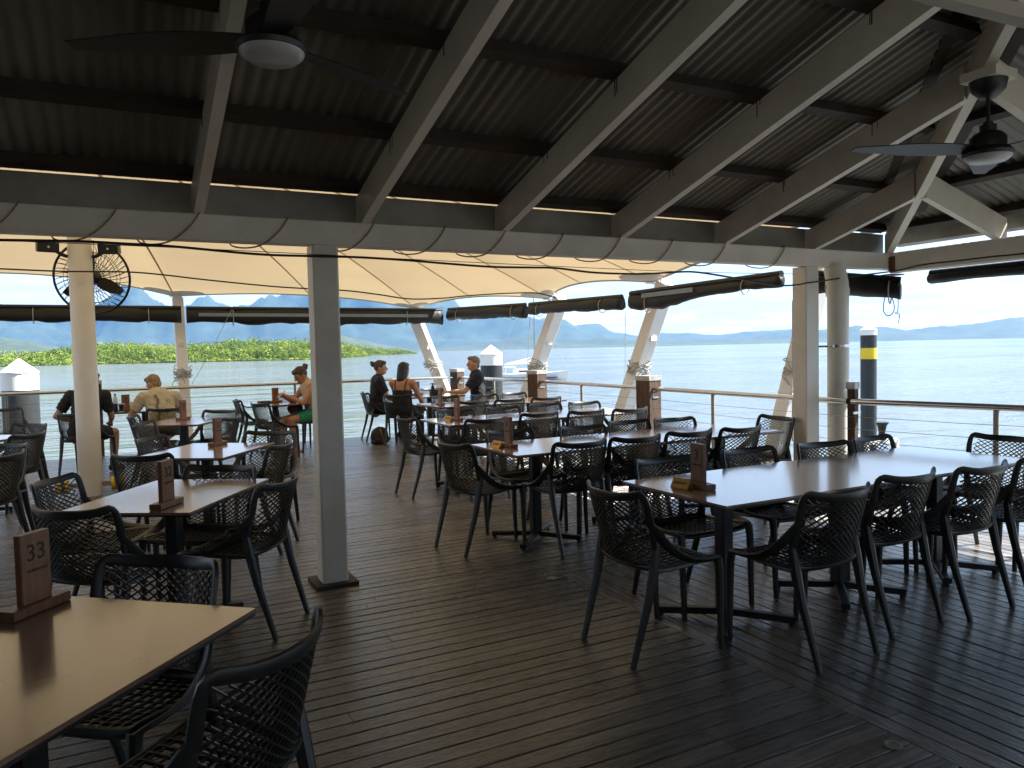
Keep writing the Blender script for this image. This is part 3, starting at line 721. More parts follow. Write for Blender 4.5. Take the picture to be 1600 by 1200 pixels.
for i in range(len(RAIL) - 1):
    a, b = RAIL[i], RAIL[i + 1]; L = (b - a).length; d = (b - a) / L
    t = thing('railing', spans[i], 'railing', (a.x, a.y, 0), 0, 'stainless rails round the deck')
    o = V((a.x, a.y, 0)); mb = MB(); mb.tube([a - o + d * .02, b - o - d * .02], .027, 14); mb.build('handrail', 'steel', t, True)
    n = max(1, int(round(L / 2.1)))
    for k in range(n):
        if n == 1: f = .5
        else: f = (k + .5) / n
        if i == 3: f = .46
        if i == 4: f = .40
        if i == 5: f = .62
        p = a.lerp(b, f) - o; mb = MB(); mb.tube([(p.x, p.y, -.12), (p.x, p.y, p.z)], .021, 10); mb.build('stanchion', 'gutter', t, True)
    for kz in range(8):
        z = .08 + kz * .108; mb = MB()
        mb.tube([V((0, 0, z)), (b - a) * .5 + V((0, 0, z - .006)), V(((b - a).x, (b - a).y, z))], .0022, 4); mb.build('cable', 'wire', t)

# ------------------------------------------------------------------ rolled blinds
def blind(p0, p1, h, label, window=None, sagf=0.0, seed=0, fat=.062, ties=(.14, .86)):
    p0, p1 = V(p0), V(p1); o = V((p0.x, p0.y, 0)); rr = random.Random(seed)
    t = thing('rolled_blind', label, 'blind', o, 0, 'rolled up black blinds above the rail')
    L = (p1 - p0).length; d = (p1 - p0) / L; sd = V((-d.y, d.x, 0)).normalized()
    mb = MB(); mb.tube([p0 - o, p1 - o], .035, 8); mb.build('head_tube', 'vinyl', t, True)
    N = 48; n = 14; vs = []
    for i in range(N + 1):
        f = i / N; c = p0.lerp(p1, f) - o; sg = sagf * (math.exp(-((f - .16) / .22) ** 2) + .25 * math.sin(PI * f))
        for j in range(n):
            a = 2 * PI * j / n
            wob = 1 + .26 * mnoise.noise(V((f * L * 1.6, math.cos(a) * 1.3, math.sin(a) * 1.3 + seed * 5)))
            hh = (h / 2) * wob; ww = fat * wob
            pinch = 1.0
            for tt in ties: pinch -= .22 * math.exp(-((f - tt) * L / .10) ** 2)
            ev = math.copysign(abs(math.sin(a)) ** .75, math.sin(a))
            if ev < 0: ev *= 1 + .30 * mnoise.noise(V((f * L * 2.3, seed * 3.1, 0))) + .12 * mnoise.noise(V((f * L * 7, seed, 1)))
            vs.append(c + sd * ww * math.cos(a) * pinch + V((0, 0, -.004 - h / 2 - sg * .6 + ev * (hh + sg * .4) * pinch)))
    fs = [(i * n + j, i * n + (j + 1) % n, (i + 1) * n + (j + 1) % n, (i + 1) * n + j) for i in range(N) for j in range(n)] + [tuple(reversed(range(n))), tuple(range(N * n, N * n + n))]
    mb = MB(); mb.add(vs, fs); mb.build('roll', 'vinyl', t, 'all')
    if window:
        mb = MB(); a, b = window
        q0, q1 = p0.lerp(p1, a) - o, p0.lerp(p1, b) - o
        off = sd * (fat * 1.12) * (1 if sd.dot(-p0) > 0 else -1)
        mb.beam(q0 + off + V((0, 0, -h * .42)), q1 + off + V((0, 0, -h * .44)), .012, .055); mb.build('clear_window', 'window_film', t)
    for tt in ties:
        c = p0.lerp(p1, tt) - o; sg = sagf * (math.exp(-((tt - .16) / .22) ** 2) + .25 * math.sin(PI * tt)); mb = MB()
        mb.tube([c + sd * (fat + .008) * math.cos(a) * (1.0) + V((0, 0, -.02 - h / 2 - sg * .7 + math.sin(a) * (h / 2 + .012 + sg * .3))) for a in [2 * PI * q / 16 for q in range(16)]], .006, 5, True)
        mb.build('tie_cord', 'rope_grey', t)
blind((-5.0, 13.42, 2.30), (.98, 13.45, 2.28), .215, 'long rolled black blind above the far left rail', seed=1, ties=(.2, .66, .92))
blind((1.06, 13.46, 2.275), (5.52, 13.45, 2.26), .245, 'rolled black blind with clear strips above the diners', window=(.04, .93), seed=2, ties=(.16, .84))
blind((5.62, 13.36, 2.27), (5.97, 10.98, 2.215), .20, 'rolled black blind sloping past the mast of the yacht', seed=3)
blind((5.98, 10.85, 2.21), (5.96, 8.30, 2.155), .165, 'rolled black blind left of the drooping blind', seed=4, ties=(.12, .82))
blind((5.96, 8.10, 2.18), (5.93, 5.55, 2.19), .12, 'drooping creased black blind left of the cream post', window=(.12, .5), sagf=.10, seed=5, fat=.05, ties=(.14, .80))
blind((6.0, 5.40, 2.19), (6.45, 4.62, 2.05), .19, 'bunched black blind end behind the cream downpipe', seed=6, fat=.11, ties=(.3, .9))
blind((6.78, 4.55, 2.115), (6.78, -2.0, 2.115), .085, 'thin black rolled blind under the right eave beam', seed=7, fat=.06, ties=(.3, .7))

# ------------------------------------------------------------------ ropes and cables
def cablething(name, label, pts, r, mat, n=8, seg=6, cat='cable'):
    o = V(pts[0]); P = catmull([V(p) - o for p in pts], n); mb = MB(); mb.tube(P, r, seg)
    ob = mb.build(name, mat, None, 'all', o); return tag(ob, label, cat)
pts = [at_y(x, y, 4.80) for x, y in [(-200, 371), (0, 375), (120, 377), (200, 381), (270, 385), (400, 397), (480, 400), (560, 402), (640, 407), (700, 412), (770, 417), (830, 418), (870, 419), (930, 426), (1000, 428), (1045, 426), (1085, 425), (1140, 433), (1220, 446), (1270, 441), (1330, 432)]] + [at_x(x, y, 6.6) for x, y in [(1400, 423), (1440, 414), (1500, 407), (1550, 401), (1600, 396), (1700, 380)]]
cb = cablething('light_cable', 'thick black cable slung along the front of the eave beam', pts, .008, 'cable')
cablething('light_cable', 'black cable hanging in swags under the cream canopy', [at_y(x, y, 9.3) for x, y in [(-150, 414), (0, 420), (100, 424), (200, 425), (260, 430), (320, 437), (420, 447), (480, 451), (540, 454), (590, 460), (640, 467), (690, 466), (720, 463), (760, 460), (800, 458), (840, 458), (870, 466)]], .009, 'cable')
cablething('guy_wire', 'thin wire running straight below the eave beam', [at_y(x, y, 4.84) for x, y in [(-100, 372), (300, 388), (700, 408), (1050, 424), (1240, 428)]], .0025, 'cable')
# cord wound round the beam
mb = MB(); xs_ = [-1.65, -1.1, -.6, -.13, .3, .81, 1.36, 1.86, 2.32, 2.8, 3.31, 3.82, 4.38, 5.06]
loopP = []
for x in xs_:
    loopP += [V((x + .21, 4.995, 2.330)), V((x + .20, 4.985, 2.346)), V((x + .19, 4.93, 2.347)), V((x + .18, 4.868, 2.346)), V((x + .172, 4.859, 2.335)), V((x + .13, 4.858, 2.27)), V((x + .06, 4.857, 2.20)), V((x - .0, 4.862, 2.163)), V((x - .07, 4.89, 2.150)), V((x - .13, 4.94, 2.160)), V((x - .155, 4.998, 2.19)), V((x - .155, 5.0, 2.26))]
seq = []
for x in reversed(xs_): 
    k = xs_.index(x); seq += loopP[12 * k:12 * k + 12]
o = V(seq[0]); mb.tube(catmull([p - o for p in seq], 3), .0048, 6)
tag(mb.build('wound_cord', 'rope', None, 'all', o), 'brown cord wound in loose loops round the eave beam', 'cord')
rp = at_y(1245, 432, 5.3); rk = V((5.86, 5.32, .99))
cablething('blind_rope', 'grey rope from the blind down to a knot on the rail', [rp, rp.lerp(rk, .5), rk, rk + V((0, .03, -.05)), rk + V((-.02, .02, -.45))], .008, 'rope_grey', cat='rope')
mb = MB(); mb.tube([rk + V((.04 * math.cos(a), .04 * math.sin(a), .02 * math.sin(3 * a))) - rk for a in [k * .7 for k in range(12)]], .014, 6)
tag(mb.build('rope_knot', 'rope_grey', None, 'all', rk), 'pale rope knot tied round the steel rail', 'knot')
L0 = at_x(1387, 452, 6.35)
loop = [L0 + IX * u * .004 + V((0, 0, -w_ * .0042)) for u, w_ in [(0, 0), (-5, 14), (-9, 30), (-10, 45), (-5, 55), (2, 58), (10, 54), (15, 44), (14, 30), (9, 16), (3, 2)]]
cablething('hanging_loop', 'open loop of thin rope hanging at the roof corner', loop, .0045, 'cable', cat='rope')
q = at_x(1403, 438, 6.5)
cablething('hanging_line', 'thin line with a hooked end hanging at the roof corner', [q, q + V((0, 0, -.28)), q + V((0, 0, -.30)) - IX * .03, q + V((0, 0, -.315)) + IX * .012, q + V((0, 0, -.40)) + IX * .006], .004, 'cable', cat='rope')
for i, (a, b, lab) in enumerate([(at_x(690, 490, 5.8), at_x(678, 585, 5.8), 'thin paired line from the blind beside the sunlit leaning column'), (at_x(829, 478, 5.95), at_x(823, 590, 5.95), 'thin line dropping beside the leaning column near the yacht'), (at_x(977, 488, 5.95), at_x(977, 610, 5.95), 'thin double line hanging from the drooping blind'), (at_x(1238, 470, 5.9), at_x(1238, 615, 5.9), 'thin line hanging beside the cream corner post'), (at_y(362, 484, 13.3), at_y(300, 600, 13.3), 'slack line from the far blind to the leftmost column')]):
    cablething('blind_line', lab, [a, a.lerp(b, .5) + V((0, 0, -.03)), b], .004, 'rope_grey', cat='rope')

# ------------------------------------------------------------------ ceiling fans
def ceiling_fan(p, top, rz, label):
    t = thing('ceiling_fan', label, 'fan', p, rz, 'black three-blade ceiling fans'); t.scale = (.84, .84, .84)
    h = (top - p[2]) / .84
    mb = MB(); mb.lathe([(.0, -.042), (.11, -.034), (.136, -.014), (.142, .0), (.0, .0)], 28); mb.build('light_disc', 'lens_glass', t, True)
    mb = MB(); mb.lathe([(.0, .001), (.148, .001), (.155, .022), (.13, .05), (.11, .055), (.11, .12), (.085, .15), (.05, .165), (.05, .205), (.03, .21), (.03, .225), (.0, .225)], 28); mb.build('motor', 'black_plastic', t, True)
    mb = MB(); mb.tube([(0, 0, .2), (0, 0, h - .05)], .0125, 10); mb.build('rod', 'black_plastic', t, True)
    mb = MB(); mb.lathe([(.0, h - .11), (.05, h - .105), (.10, h - .055), (.115, h + .01), (.0, h + .01)], 22); mb.build('ceiling_rose', 'black_plastic', t, True)
    n = 10
    for k in range(3):
        a = 2 * PI * k / 3; vs = []
        for i in range(n + 1):
            f = i / n; r_ = .11 + .80 * f; hw = (.06 + .035 * math.sin(PI * min(1, f * 1.25) * .8)) * (1 - .55 * f ** 3); tw = R(14 - 8 * f); z = .045 + .012 * f
            for s, dz in ((-1, 0), (1, 0), (1, .007), (-1, .007)):
                vs.append(V((r_, s * hw * math.cos(tw) + .02 * f, z + s * hw * math.sin(tw) + dz)))
        m4 = Matrix.Rotation(a, 3, 'Z'); vs = [m4 @ q for q in vs]
        fs = [(4 * i + j, 4 * i + (j + 1) % 4, 4 * i + 4 + (j + 1) % 4, 4 * i + 4 + j) for i in range(n) for j in range(4)] + [(3, 2, 1, 0), (4 * n, 4 * n + 1, 4 * n + 2, 4 * n + 3)]
        mb = MB(); mb.add(vs, fs); mb.build('blade', 'black_plastic', t, True)
ceiling_fan((.567, 2.98, 2.625), 2.90, R(150), 'black ceiling fan at the top left, round light seen from below')
ceiling_fan((4.375, 2.60, 2.515), 2.925, R(153), 'black ceiling fan hanging on a short rod under the right hip of the roof')
part('fan_block', 'white_paint', lambda b: b.box((4.375, 2.60, 2.955), (.2, .2, .05)))

# ------------------------------------------------------------------ furniture: chair
prof = [(.235, .440), (.20, .452), (.05, .437), (-.10, .430), (-.165, .445), (-.20, .50), (-.228, .60), (-.255, .71), (-.278, .795)]
PC = catmull([V((0, y, z)) for y, z in prof], 8)
WC = [.232, .240, .246, .236, .222, .218, .222, .228, .226]
def shell(u, s):
    f = s * (len(PC) - 1); i = min(int(f), len(PC) - 2); t = f - i
    c = PC[i].lerp(PC[i + 1], t)
    g = s * (len(WC) - 1); j = min(int(g), len(WC) - 2); wv = WC[j] + (WC[j + 1] - WC[j]) * (g - j)
    bk = min(1, max(0, (s - .42) / .2)); up = max(0, (s - .5) / .5)
    q = V((u * wv, c.y + bk * .085 * u * u, c.z + (1 - bk) * .014 * u ** 4 + up ** 2 * (.030 * u ** 4 - .006)))
    return q
def snorm(u, s):
    e = .01; a = shell(min(1, u + e), s) - shell(max(-1, u - e), s); b = shell(u, min(1, s + e)) - shell(u, max(0, s - e))
    return a.cross(b).normalized()
def strand(mb, uv, wd, dp_):
    P = [shell(*q) for q in uv]; vs = []
    for i, q in enumerate(uv):
        t = (P[min(i + 1, len(P) - 1)] - P[max(i - 1, 0)]).normalized(); n = snorm(*q); sd = t.cross(n).normalized()
        vs += [P[i] - sd * wd / 2 - n * dp_ / 2, P[i] + sd * wd / 2 - n * dp_ / 2, P[i] + sd * wd / 2 + n * dp_ / 2, P[i] - sd * wd / 2 + n * dp_ / 2]
    k = len(uv)
    mb.add(vs, [(4 * i + j, 4 * i + (j + 1) % 4, 4 * i + 4 + (j + 1) % 4, 4 * i + 4 + j) for i in range(k - 1) for j in range(4)])
def ribbon_loop(mb, P, Nn, wd, th, closed=False):
    k = len(P); vs = []; pr = [(-.5, -.3), (-.3, -.5), (.3, -.5), (.5, -.3), (.5, .3), (.3, .5), (-.3, .5), (-.5, .3)]
    wl = wd if isinstance(wd, list) else [wd] * k
    for i in range(k):
        t = (P[(i + 1) % k if closed else min(i + 1, k - 1)] - P[i - 1 if closed else max(i - 1, 0)]).normalized(); n = (Nn[i] - t * Nn[i].dot(t)).normalized(); sd = t.cross(n)
        vs += [P[i] + sd * a * wl[i] + n * b * th for a, b in pr]
    m8 = 8; fs = [(m8 * i + j, m8 * i + (j + 1) % m8, m8 * ((i + 1) % k) + (j + 1) % m8, m8 * ((i + 1) % k) + j) for i in range(k if closed else k - 1) for j in range(m8)]
    if not closed: fs += [tuple(reversed(range(m8))), tuple(range(m8 * (k - 1), m8 * k))]
    mb.add(vs, fs)
CH = {}
mb = MB()
SB0, SB1 = .56, .955
NB = 10
for sgn in (-1, 1):
    for k in range(-2 * NB, 2 * NB + 1):
        u0 = k * .160 + (.03 if sgn > 0 else 0)
        uv = []
        for i in range(15):
            f = i / 14; s = SB0 + (SB1 - SB0) * f; u = u0 + sgn * 1.9 * (f - .5)
            if abs(u) <= .97: uv.append((u, s))
        if len(uv) >= 3: strand(mb, uv, .0052, .009)
CH['back_lattice'] = mb.mesh('back_lattice', 'chair_resin')
mb = MB()
for k in range(3):
    s = SB0 - .06 + k * .025; strand(mb, [(-.97 + 1.94 * i / 10, s) for i in range(11)], .006, .010)
CH['back_ribs'] = mb.mesh('back_ribs', 'chair_resin')
mb = MB()
for k in range(-6, 7): strand(mb, [(k / 6.6, .045 + .455 * i / 11) for i in range(12)], .006, .010)
for k in range(13): strand(mb, [(-.96 + 1.92 * i / 8, .065 + k * .035) for i in range(9)], .0042, .007)
CH['seat_lattice'] = mb.mesh('seat_lattice', 'chair_resin')
mb = MB()
for sg in (-1, 1):
    mb = MB(); P = [shell(sg, .48 + .30 * i / 10) for i in range(11)]; ribbon_loop(mb, P, [snorm(sg, .48 + .30 * i / 10) for i in range(11)], .026, .016)
    CH['side_rib%d' % sg] = mb.mesh('side_rib', 'chair_resin', True)
mb = MB(); P = []; Nn = []
for i in range(14): s = .50 - .47 * i / 13; P.append(shell(-1, s)); Nn.append(snorm(-1, s))
for i in range(1, 10): u = -1 + 2 * i / 10; P.append(shell(u, .03)); Nn.append(snorm(u, .03))
for i in range(14): s = .03 + .47 * i / 13; P.append(shell(1, s)); Nn.append(snorm(1, s))
for i in range(1, 10): u = 1 - 2 * i / 10; P.append(shell(u, .50)); Nn.append(snorm(u, .50))
ribbon_loop(mb, P, Nn, .028, .022, True); CH['seat_frame'] = mb.mesh('seat_frame', 'chair_resin', True)
def side(sg):
    q_ = (.97, .93, .89, .85, .81); P = [shell(sg, q) for q in q_]; Nn = [snorm(sg, q) for q in q_]
    if Nn[0].y < 0: Nn = [-q for q in Nn]
    Q = catmull([P[-1], (sg * .247, -.112, .60), (sg * .266, -.055, .535), (sg * .277, .035, .485), (sg * .276, .125, .468), (sg * .262, .215, .462), (sg * .248, .245, .452)], 5)
    nA = Nn[-1]; nB = V((-sg * .55, -.05, .85)).normalized()
    Nn += [nA.lerp(nB, min(1, i / 14)).normalized() for i in range(1, len(Q))]; P += Q[1:]
    return P, Nn
Pl, Nl = side(-1); Pr, Nr = side(1)
Pt = [shell(-1 + 2 * i / 24, 1) for i in range(25)]; Nt = [snorm(-1 + 2 * i / 24, 1) for i in range(25)]
if Nt[0].y < 0: Nt = [-q for q in Nt]
P = list(reversed(Pl)) + Pt + Pr; Nn = list(reversed(Nl)) + Nt + Nr
for cidx in (len(Pl), len(Pl) + 24):
    for it in range(3):
        for q in range(cidx - 2, cidx + 3): P[q] = P[q] * .5 + (P[q - 1] + P[q + 1]) * .25; Nn[q] = (Nn[q - 1] + Nn[q] * 2 + Nn[q + 1]).normalized()
n_ = len(P); wl = []
for q in range(n_):
    e = min(q, n_ - 1 - q) / len(Pl); mid = max(0, 1 - abs(q - n_ / 2) / 10)
    wl.append(.028 + .018 * math.sin(PI * min(1, e * 1.0)) + .010 * (e > 1) + .008 * mid)
mb = MB(); ribbon_loop(mb, P, Nn, wl, .018); CH['rim'] = mb.mesh('rim', 'chair_resin', True)
for sx in (-1, 1):
    mb = MB(); mb.tube([(sx * .248, .236, .462), (sx * .250, .245, .40), (sx * .249, .250, .20), (sx * .247, .258, .0)], [.023, .021, .0175, .0145], 8); CH['leg_f%d' % sx] = mb.mesh('leg', 'chair_resin', True)
    mb = MB(); mb.tube([(sx * .219, -.112, .60), (sx * .219, -.118, .54), (sx * .218, -.130, .46), (sx * .214, -.165, .30), (sx * .206, -.255, .0)], [.010, .020, .026, .021, .0145], 8); CH['leg_b%d' % sx] = mb.mesh('leg', 'chair_resin', True)
def make_chair(x, y, deg, label, group):
    t = thing('dining_chair', label, 'chair', (x, y, 0.0), R(deg - 90), group)
    for k, me in CH.items():
        link('leg' if k.startswith('leg') else 'side_rib' if k.startswith('side_rib') else k, me, t)
    return t
GC = 'black lattice-back dining chairs'
chairs = [
 # table three
 (2.34, 3.07, 0, 'black lattice chair at the head of table three, nearest the camera aisle'),
 (2.985, 2.67, 93, 'black lattice chair on the near side of table three, closest to the head chair'),
 (3.635, 2.75, 90, 'black lattice chair second along the near side of table three'),
 (4.17, 2.70, 91, 'black lattice chair third along the near side of table three'),
 (4.78, 2.68, 88, 'black lattice chair at the right picture edge, fourth along table three'),
 (2.94, 3.50, -92, 'black lattice chair behind the gold sign on the far side of table three'),
 (3.66, 3.50, -88, 'black lattice chair second along the far side of table three'),
 (4.24, 3.42, -92, 'black lattice chair in front of the cream corner post'),
 (4.80, 3.43, -84, 'black lattice chair right of the cream downpipe behind table three'),
 (5.32, 3.10, 184, 'black lattice chair at the right end of table three by the rail'),
 # table four
 (2.42, 5.27, 12, 'black lattice chair at the aisle end of table four, legs fully in view'),
 (3.02, 4.93, 92, 'black lattice chair first along the near side of table four'),
 (3.52, 4.95, 90, 'black lattice chair second along the near side of table four'),
 (4.08, 4.98, 89, 'black lattice chair third along the near side of table four'),
 (4.60, 4.95, 93, 'black lattice chair fourth along the near side of table four'),
 (2.98, 5.56, -88, 'black lattice chair behind the number stand of table four'),
 (3.58, 5.42, -91, 'black lattice chair second along the far side of table four'),
 (4.20, 5.56, -90, 'black lattice chair third along the far side of table four'),
 (4.66, 5.50, -93, 'black lattice chair fourth along the far side of table four'),
 (5.28, 5.20, 176, 'black lattice chair at the rail end of table four beside the leaning column'),
 # table 5
 (2.87, 7.53, 6, 'black lattice chair at the aisle end of the third long table'),
 (3.28, 7.10, 90, 'black lattice chair first along the near side of the third long table'),
 (4.02, 7.30, 92, 'black lattice chair second along the near side of the third long table'),
 (4.55, 7.22, 88, 'black lattice chair third along the near side of the third long table'),
 (5.08, 7.12, 90, 'black lattice chair fourth along the near side of the third long table'),
 (3.48, 7.98, -90, 'black lattice chair first along the far side of the third long table'),
 (4.10, 7.95, -88, 'black lattice chair second along the far side of the third long table'),
 (4.72, 8.05, -92, 'black lattice chair third along the far side of the third long table'),
 (5.22, 7.90, -90, 'black lattice chair by the rail on the far side of the third long table'),
 # table 6
 (4.25, 9.52, 91, 'black lattice chair first along the near side of the fourth long table'),
 (4.82, 9.55, 89, 'black lattice chair second along the near side of the fourth long table'),
 (5.38, 9.50, 90, 'black lattice chair third along the near side of the fourth long table'),
 (4.40, 10.45, -90, 'black lattice chair first along the far side of the fourth long table'),
 (5.00, 10.42, -88, 'black lattice chair second along the far side of the fourth long table'),
 (5.52, 10.40, -91, 'black lattice chair by the rail on the far side of the fourth long table'),
 # table thirty-three, 32, 21, 20
 (-.03, 2.68, 229, 'black lattice chair on the far side of table thirty-three'),
 (.165, 2.03, 137, 'black lattice chair nearest the camera, right of table thirty-three'),
 (-.09, 4.22, 53, 'black lattice chair with its back to us left of table thirty-two'),
 (-.15, 4.96, -24, 'black lattice chair on the far left side of table thirty-two'),
 (.43, 4.86, 233, 'black lattice chair tucked under the far end of table thirty-two'),
 (.60, 4.43, 146, 'black lattice chair on the aisle side of table thirty-two, left of the square post'),
 (.25, 6.17, 56, 'black lattice chair with its back to us left of table twenty-one'),
 (.42, 7.08, -32, 'black lattice chair on the far left side of table twenty-one'),
 (.93, 6.15, 148, 'black lattice chair on the aisle side of table twenty-one'),
 (1.10, 6.86, 236, 'black lattice chair at the far end of table twenty-one'),
 (.43, 8.88, -22, 'black lattice chair turned sideways left of table twenty'),
 (.38, 9.98, -10, 'black lattice chair on the far left side of table twenty'),
 (.95, 9.10, 150, 'black lattice chair on the aisle side of table twenty'),
 (1.02, 10.02, 236, 'black lattice chair at the far end of table twenty'),
 # far left
 (-1.36, 12.75, -70, 'black lattice chair in front of the white-capped pile on the left'),
 (-.98, 9.46, 228, 'black lattice chair behind the far left table, facing us'),
 (-.92, 8.50, 150, 'black lattice chair right of the far left table with its back to us'),
 (-.95, 7.32, 232, 'black lattice chair between the two tables cut by the left edge'),
 (-.93, 6.78, 150, 'black lattice chair at the left edge in front of the others'),
 # diners
 (-.38, 11.30, 62, 'black lattice chair under the man in black behind the round mast'),
 (.56, 11.42, 96, 'black lattice chair under the person in the printed cream shirt'),
 (1.86, 12.28, 2, 'black lattice chair farthest left of the table with the phone user'),
 (1.99, 11.35, 20, 'black lattice chair turned towards the table with the phone user'),
 (2.55, 12.80, -100, 'black lattice chair on the water side of the table with the phone user'),
 (2.72, 11.98, 184, 'black lattice chair under the woman in green shorts'),
 (3.98, 12.72, -6, 'black lattice chair under the woman with tied hair'),
 (4.10, 11.78, 48, 'black lattice chair under the woman in the strappy black top'),
 (5.42, 11.75, 165, 'black lattice chair under the grey-haired man'),
 (5.10, 12.85, -90, 'empty black lattice chair on the water side of the talking group'),
]
rj = random.Random(12)
for (x, y, a, lab) in chairs: make_chair(x + rj.uniform(-.012, .012), y + rj.uniform(-.015, .015), a + rj.uniform(-3.5, 3.5), lab, GC)

# ------------------------------------------------------------------ tables
def table(x, y, L, W, deg, cols, label, group='brown laminate tables with black pedestals'):
    t = thing('dining_table', label, 'table', (x, y, 0), R(deg), group)
    mb = MB(); mb.beam((-L / 2, 0, .7335), (L / 2, 0, .7335), W, .013, ch=.002); mb.build('table_top', 'table_laminate', t)
    mb = MB(); mb.beam((-L / 2 + .002, 0, .7225), (L / 2 - .002, 0, .7225), W - .004, .009); mb.build('core_edge', 'black_iron', t)
    for c in cols:
        mb = MB(); mb.beam((c, 0, .05), (c, 0, .70), .075, .075, up=(0, 1, 0), ch=.008); mb.build('column', 'black_iron', t)
        mb = MB(); mb.box((c, 0, .709), (.34, .34, .018)); mb.build('top_plate', 'black_iron', t)
        for k in range(4):
            d = Matrix.Rotation(PI / 4 * 1 + k * PI / 2, 3, 'Z') @ V((1, 0, 0)); mb = MB()
            mb.beam(V((c, 0, .055)) + d * .03, V((c, 0, .035)) + d * .36, .05, .036, ch=.006)
            mb.tube([V((c, 0, 0)) + d * .345, V((c, 0, .03)) + d * .345], .016, 8); mb.build('foot', 'black_iron', t)
    return t
table(3.785, 3.115, 2.53, .83, 0, (-.90, .0, .90), 'long brown table 3 in the right foreground')
table(3.83, 5.20, 2.63, .80, 0, (-.95, .0, .95), 'long brown table 4, second from the camera on the right')
table(4.22, 7.60, 2.45, .86, 0, (-.85, .85), 'long brown table, third row on the right')
table(4.85, 10.0, 2.0, .90, 0, (-.65, .65), 'long brown table, fourth row in front of the talking group')
table(4.75, 12.25, 1.0, .80, 0, (0,), 'small brown table with the talking group of three')
table(-.238, 2.234, .97, .705, 49, (0,), 'brown table 33 at the bottom left corner')
table(.2535, 4.60, .97, .70, 58, (0,), 'brown table 32 left of the square white post')
table(.63, 6.60, .92, .74, 56, (0,), 'brown table 21, third back on the left')
table(.69, 9.72, .92, .74, 60, (0,), 'brown table 20, in front of the person in the printed shirt')
table(-1.32, 8.95, .92, .74, 50, (0,), 'brown table cut off by the left edge, farther of two')
table(-1.40, 7.10, .92, .74, 50, (0,), 'brown table cut off by the left edge, nearer of two')
table(.35, 12.32, .95, .75, 0, (0,), 'brown table with the cola glass and bottle by the far rail')
table(2.16, 12.15, .92, .75, 0, (0,), 'brown table by the far rail where the woman reads her phone')

# ------------------------------------------------------------------ table number stands
def text_mesh(s, size, ext_):
    c = bpy.data.curves.new('t', 'FONT'); c.body = s; c.size = size; c.extrude = ext_; c.align_x = 'CENTER'; c.align_y = 'CENTER'; c.resolution_u = 3
    o = bpy.data.objects.new('t', c); COL.objects.link(o)
    bpy.context.view_layer.update()
    me = bpy.data.meshes.new_from_object(o.evaluated_get(bpy.context.evaluated_depsgraph_get()))
    bpy.data.objects.remove(o); bpy.data.curves.remove(c); me.materials.clear(); me.materials.append(M['ink']); return me
def stand(x, y, nrm_deg, num, label, h=.235):
    t = thing('table_number_stand', label, 'number stand', (x, y, .7405), R(nrm_deg + 90), 'wooden table number stands')
    # local -Y is the printed face
    mb = MB(); mb.beam((-.105, 0, .0155), (.105, 0, .0155), .062, .03, ch=.003); mb.build('base', 'stand_wood', t)
    mb = MB(); mb.beam((0, 0, .031), (0, 0, h), .108, .026, up=(0, 1, 0), ch=.003); mb.build('upright', 'stand_wood', t)
    if num:
        tm = link('number', text_mesh(num, .078 if len(num) < 2 else .072, .0006), t); tm.location = (0, -.0140, h - .060); tm.rotation_euler = (PI / 2, 0, 0)
    mb = MB(); rr = random.Random(5)
    xx = -.034
    while xx < .034:
        w_ = rr.uniform(.004, .0075); hh = rr.uniform(.006, .010); mb.box((xx + w_ / 2, -.0138, h - .112 + hh / 2 * .1), (w_ * .55, .001, hh)); mb.box((xx + w_ / 2, -.0138, h - .112 - .002), (w_ * .8, .001, .0018)); xx += w_ + .0015
    mb.build('small_print', 'ink', t)
    return t
def gold(x, y, rz, label):
    t = thing('reserved_sign', label, 'sign', (x, y, .7405), R(rz), 'small gold reserved signs')
    mb = MB(); a = .058
    vs = [(-a, -.028, 0), (-a, .028, 0), (-a, 0, .05), (a, -.028, 0), (a, .028, 0), (a, 0, .05)]
    mb.add(vs, [(0, 1, 2), (5, 4, 3), (0, 3, 4, 1), (1, 4, 5, 2), (2, 5, 3, 0)]); mb.build('wedge', 'gold_sign', t)
    tm = link('lettering', text_mesh('RESERVED', .019, .0004), t)
    sl_ = math.atan2(.05, .028); tm.location = (0, -.0146, .0255); tm.rotation_euler = (sl_, 0, 0)
stand(2.735, 3.14, 176, '3', 'wooden number stand reading 3 on the right foreground table'); gold(2.665, 3.19, -80, 'gold reserved sign in front of the number 3 stand')
stand(2.69, 5.27, 178, '4', 'wooden number stand on the second long table from the camera'); gold(2.615, 5.31, -82, 'gold reserved sign in front of the stand on table 4')
stand(3.27, 7.62, 178, None, 'wooden number stand on the third long table'); gold(3.19, 7.66, -80, 'gold reserved sign on the third long table')
stand(4.02, 9.95, 178, None, 'wooden number stand on the fourth long table')
stand(4.62, 12.50, -70, None, 'wooden number stand on the table of the talking group')
stand(-.245, 2.70, -40, '33', 'large dark wooden number stand reading thirty-three at the left edge', .24)
stand(.205, 4.235, -34, '32', 'dark wooden number stand reading thirty-two', .235)
stand(.745, 6.88, -36, '21', 'orange wooden number stand reading twenty-one')
stand(.70, 9.95, -36, '20', 'orange wooden number stand reading twenty')
stand(.11, 12.20, -70, '9', 'wooden number stand beside the cola glass')
stand(2.22, 12.40, -70, '8', 'wooden number stand beside the red and black wallet')

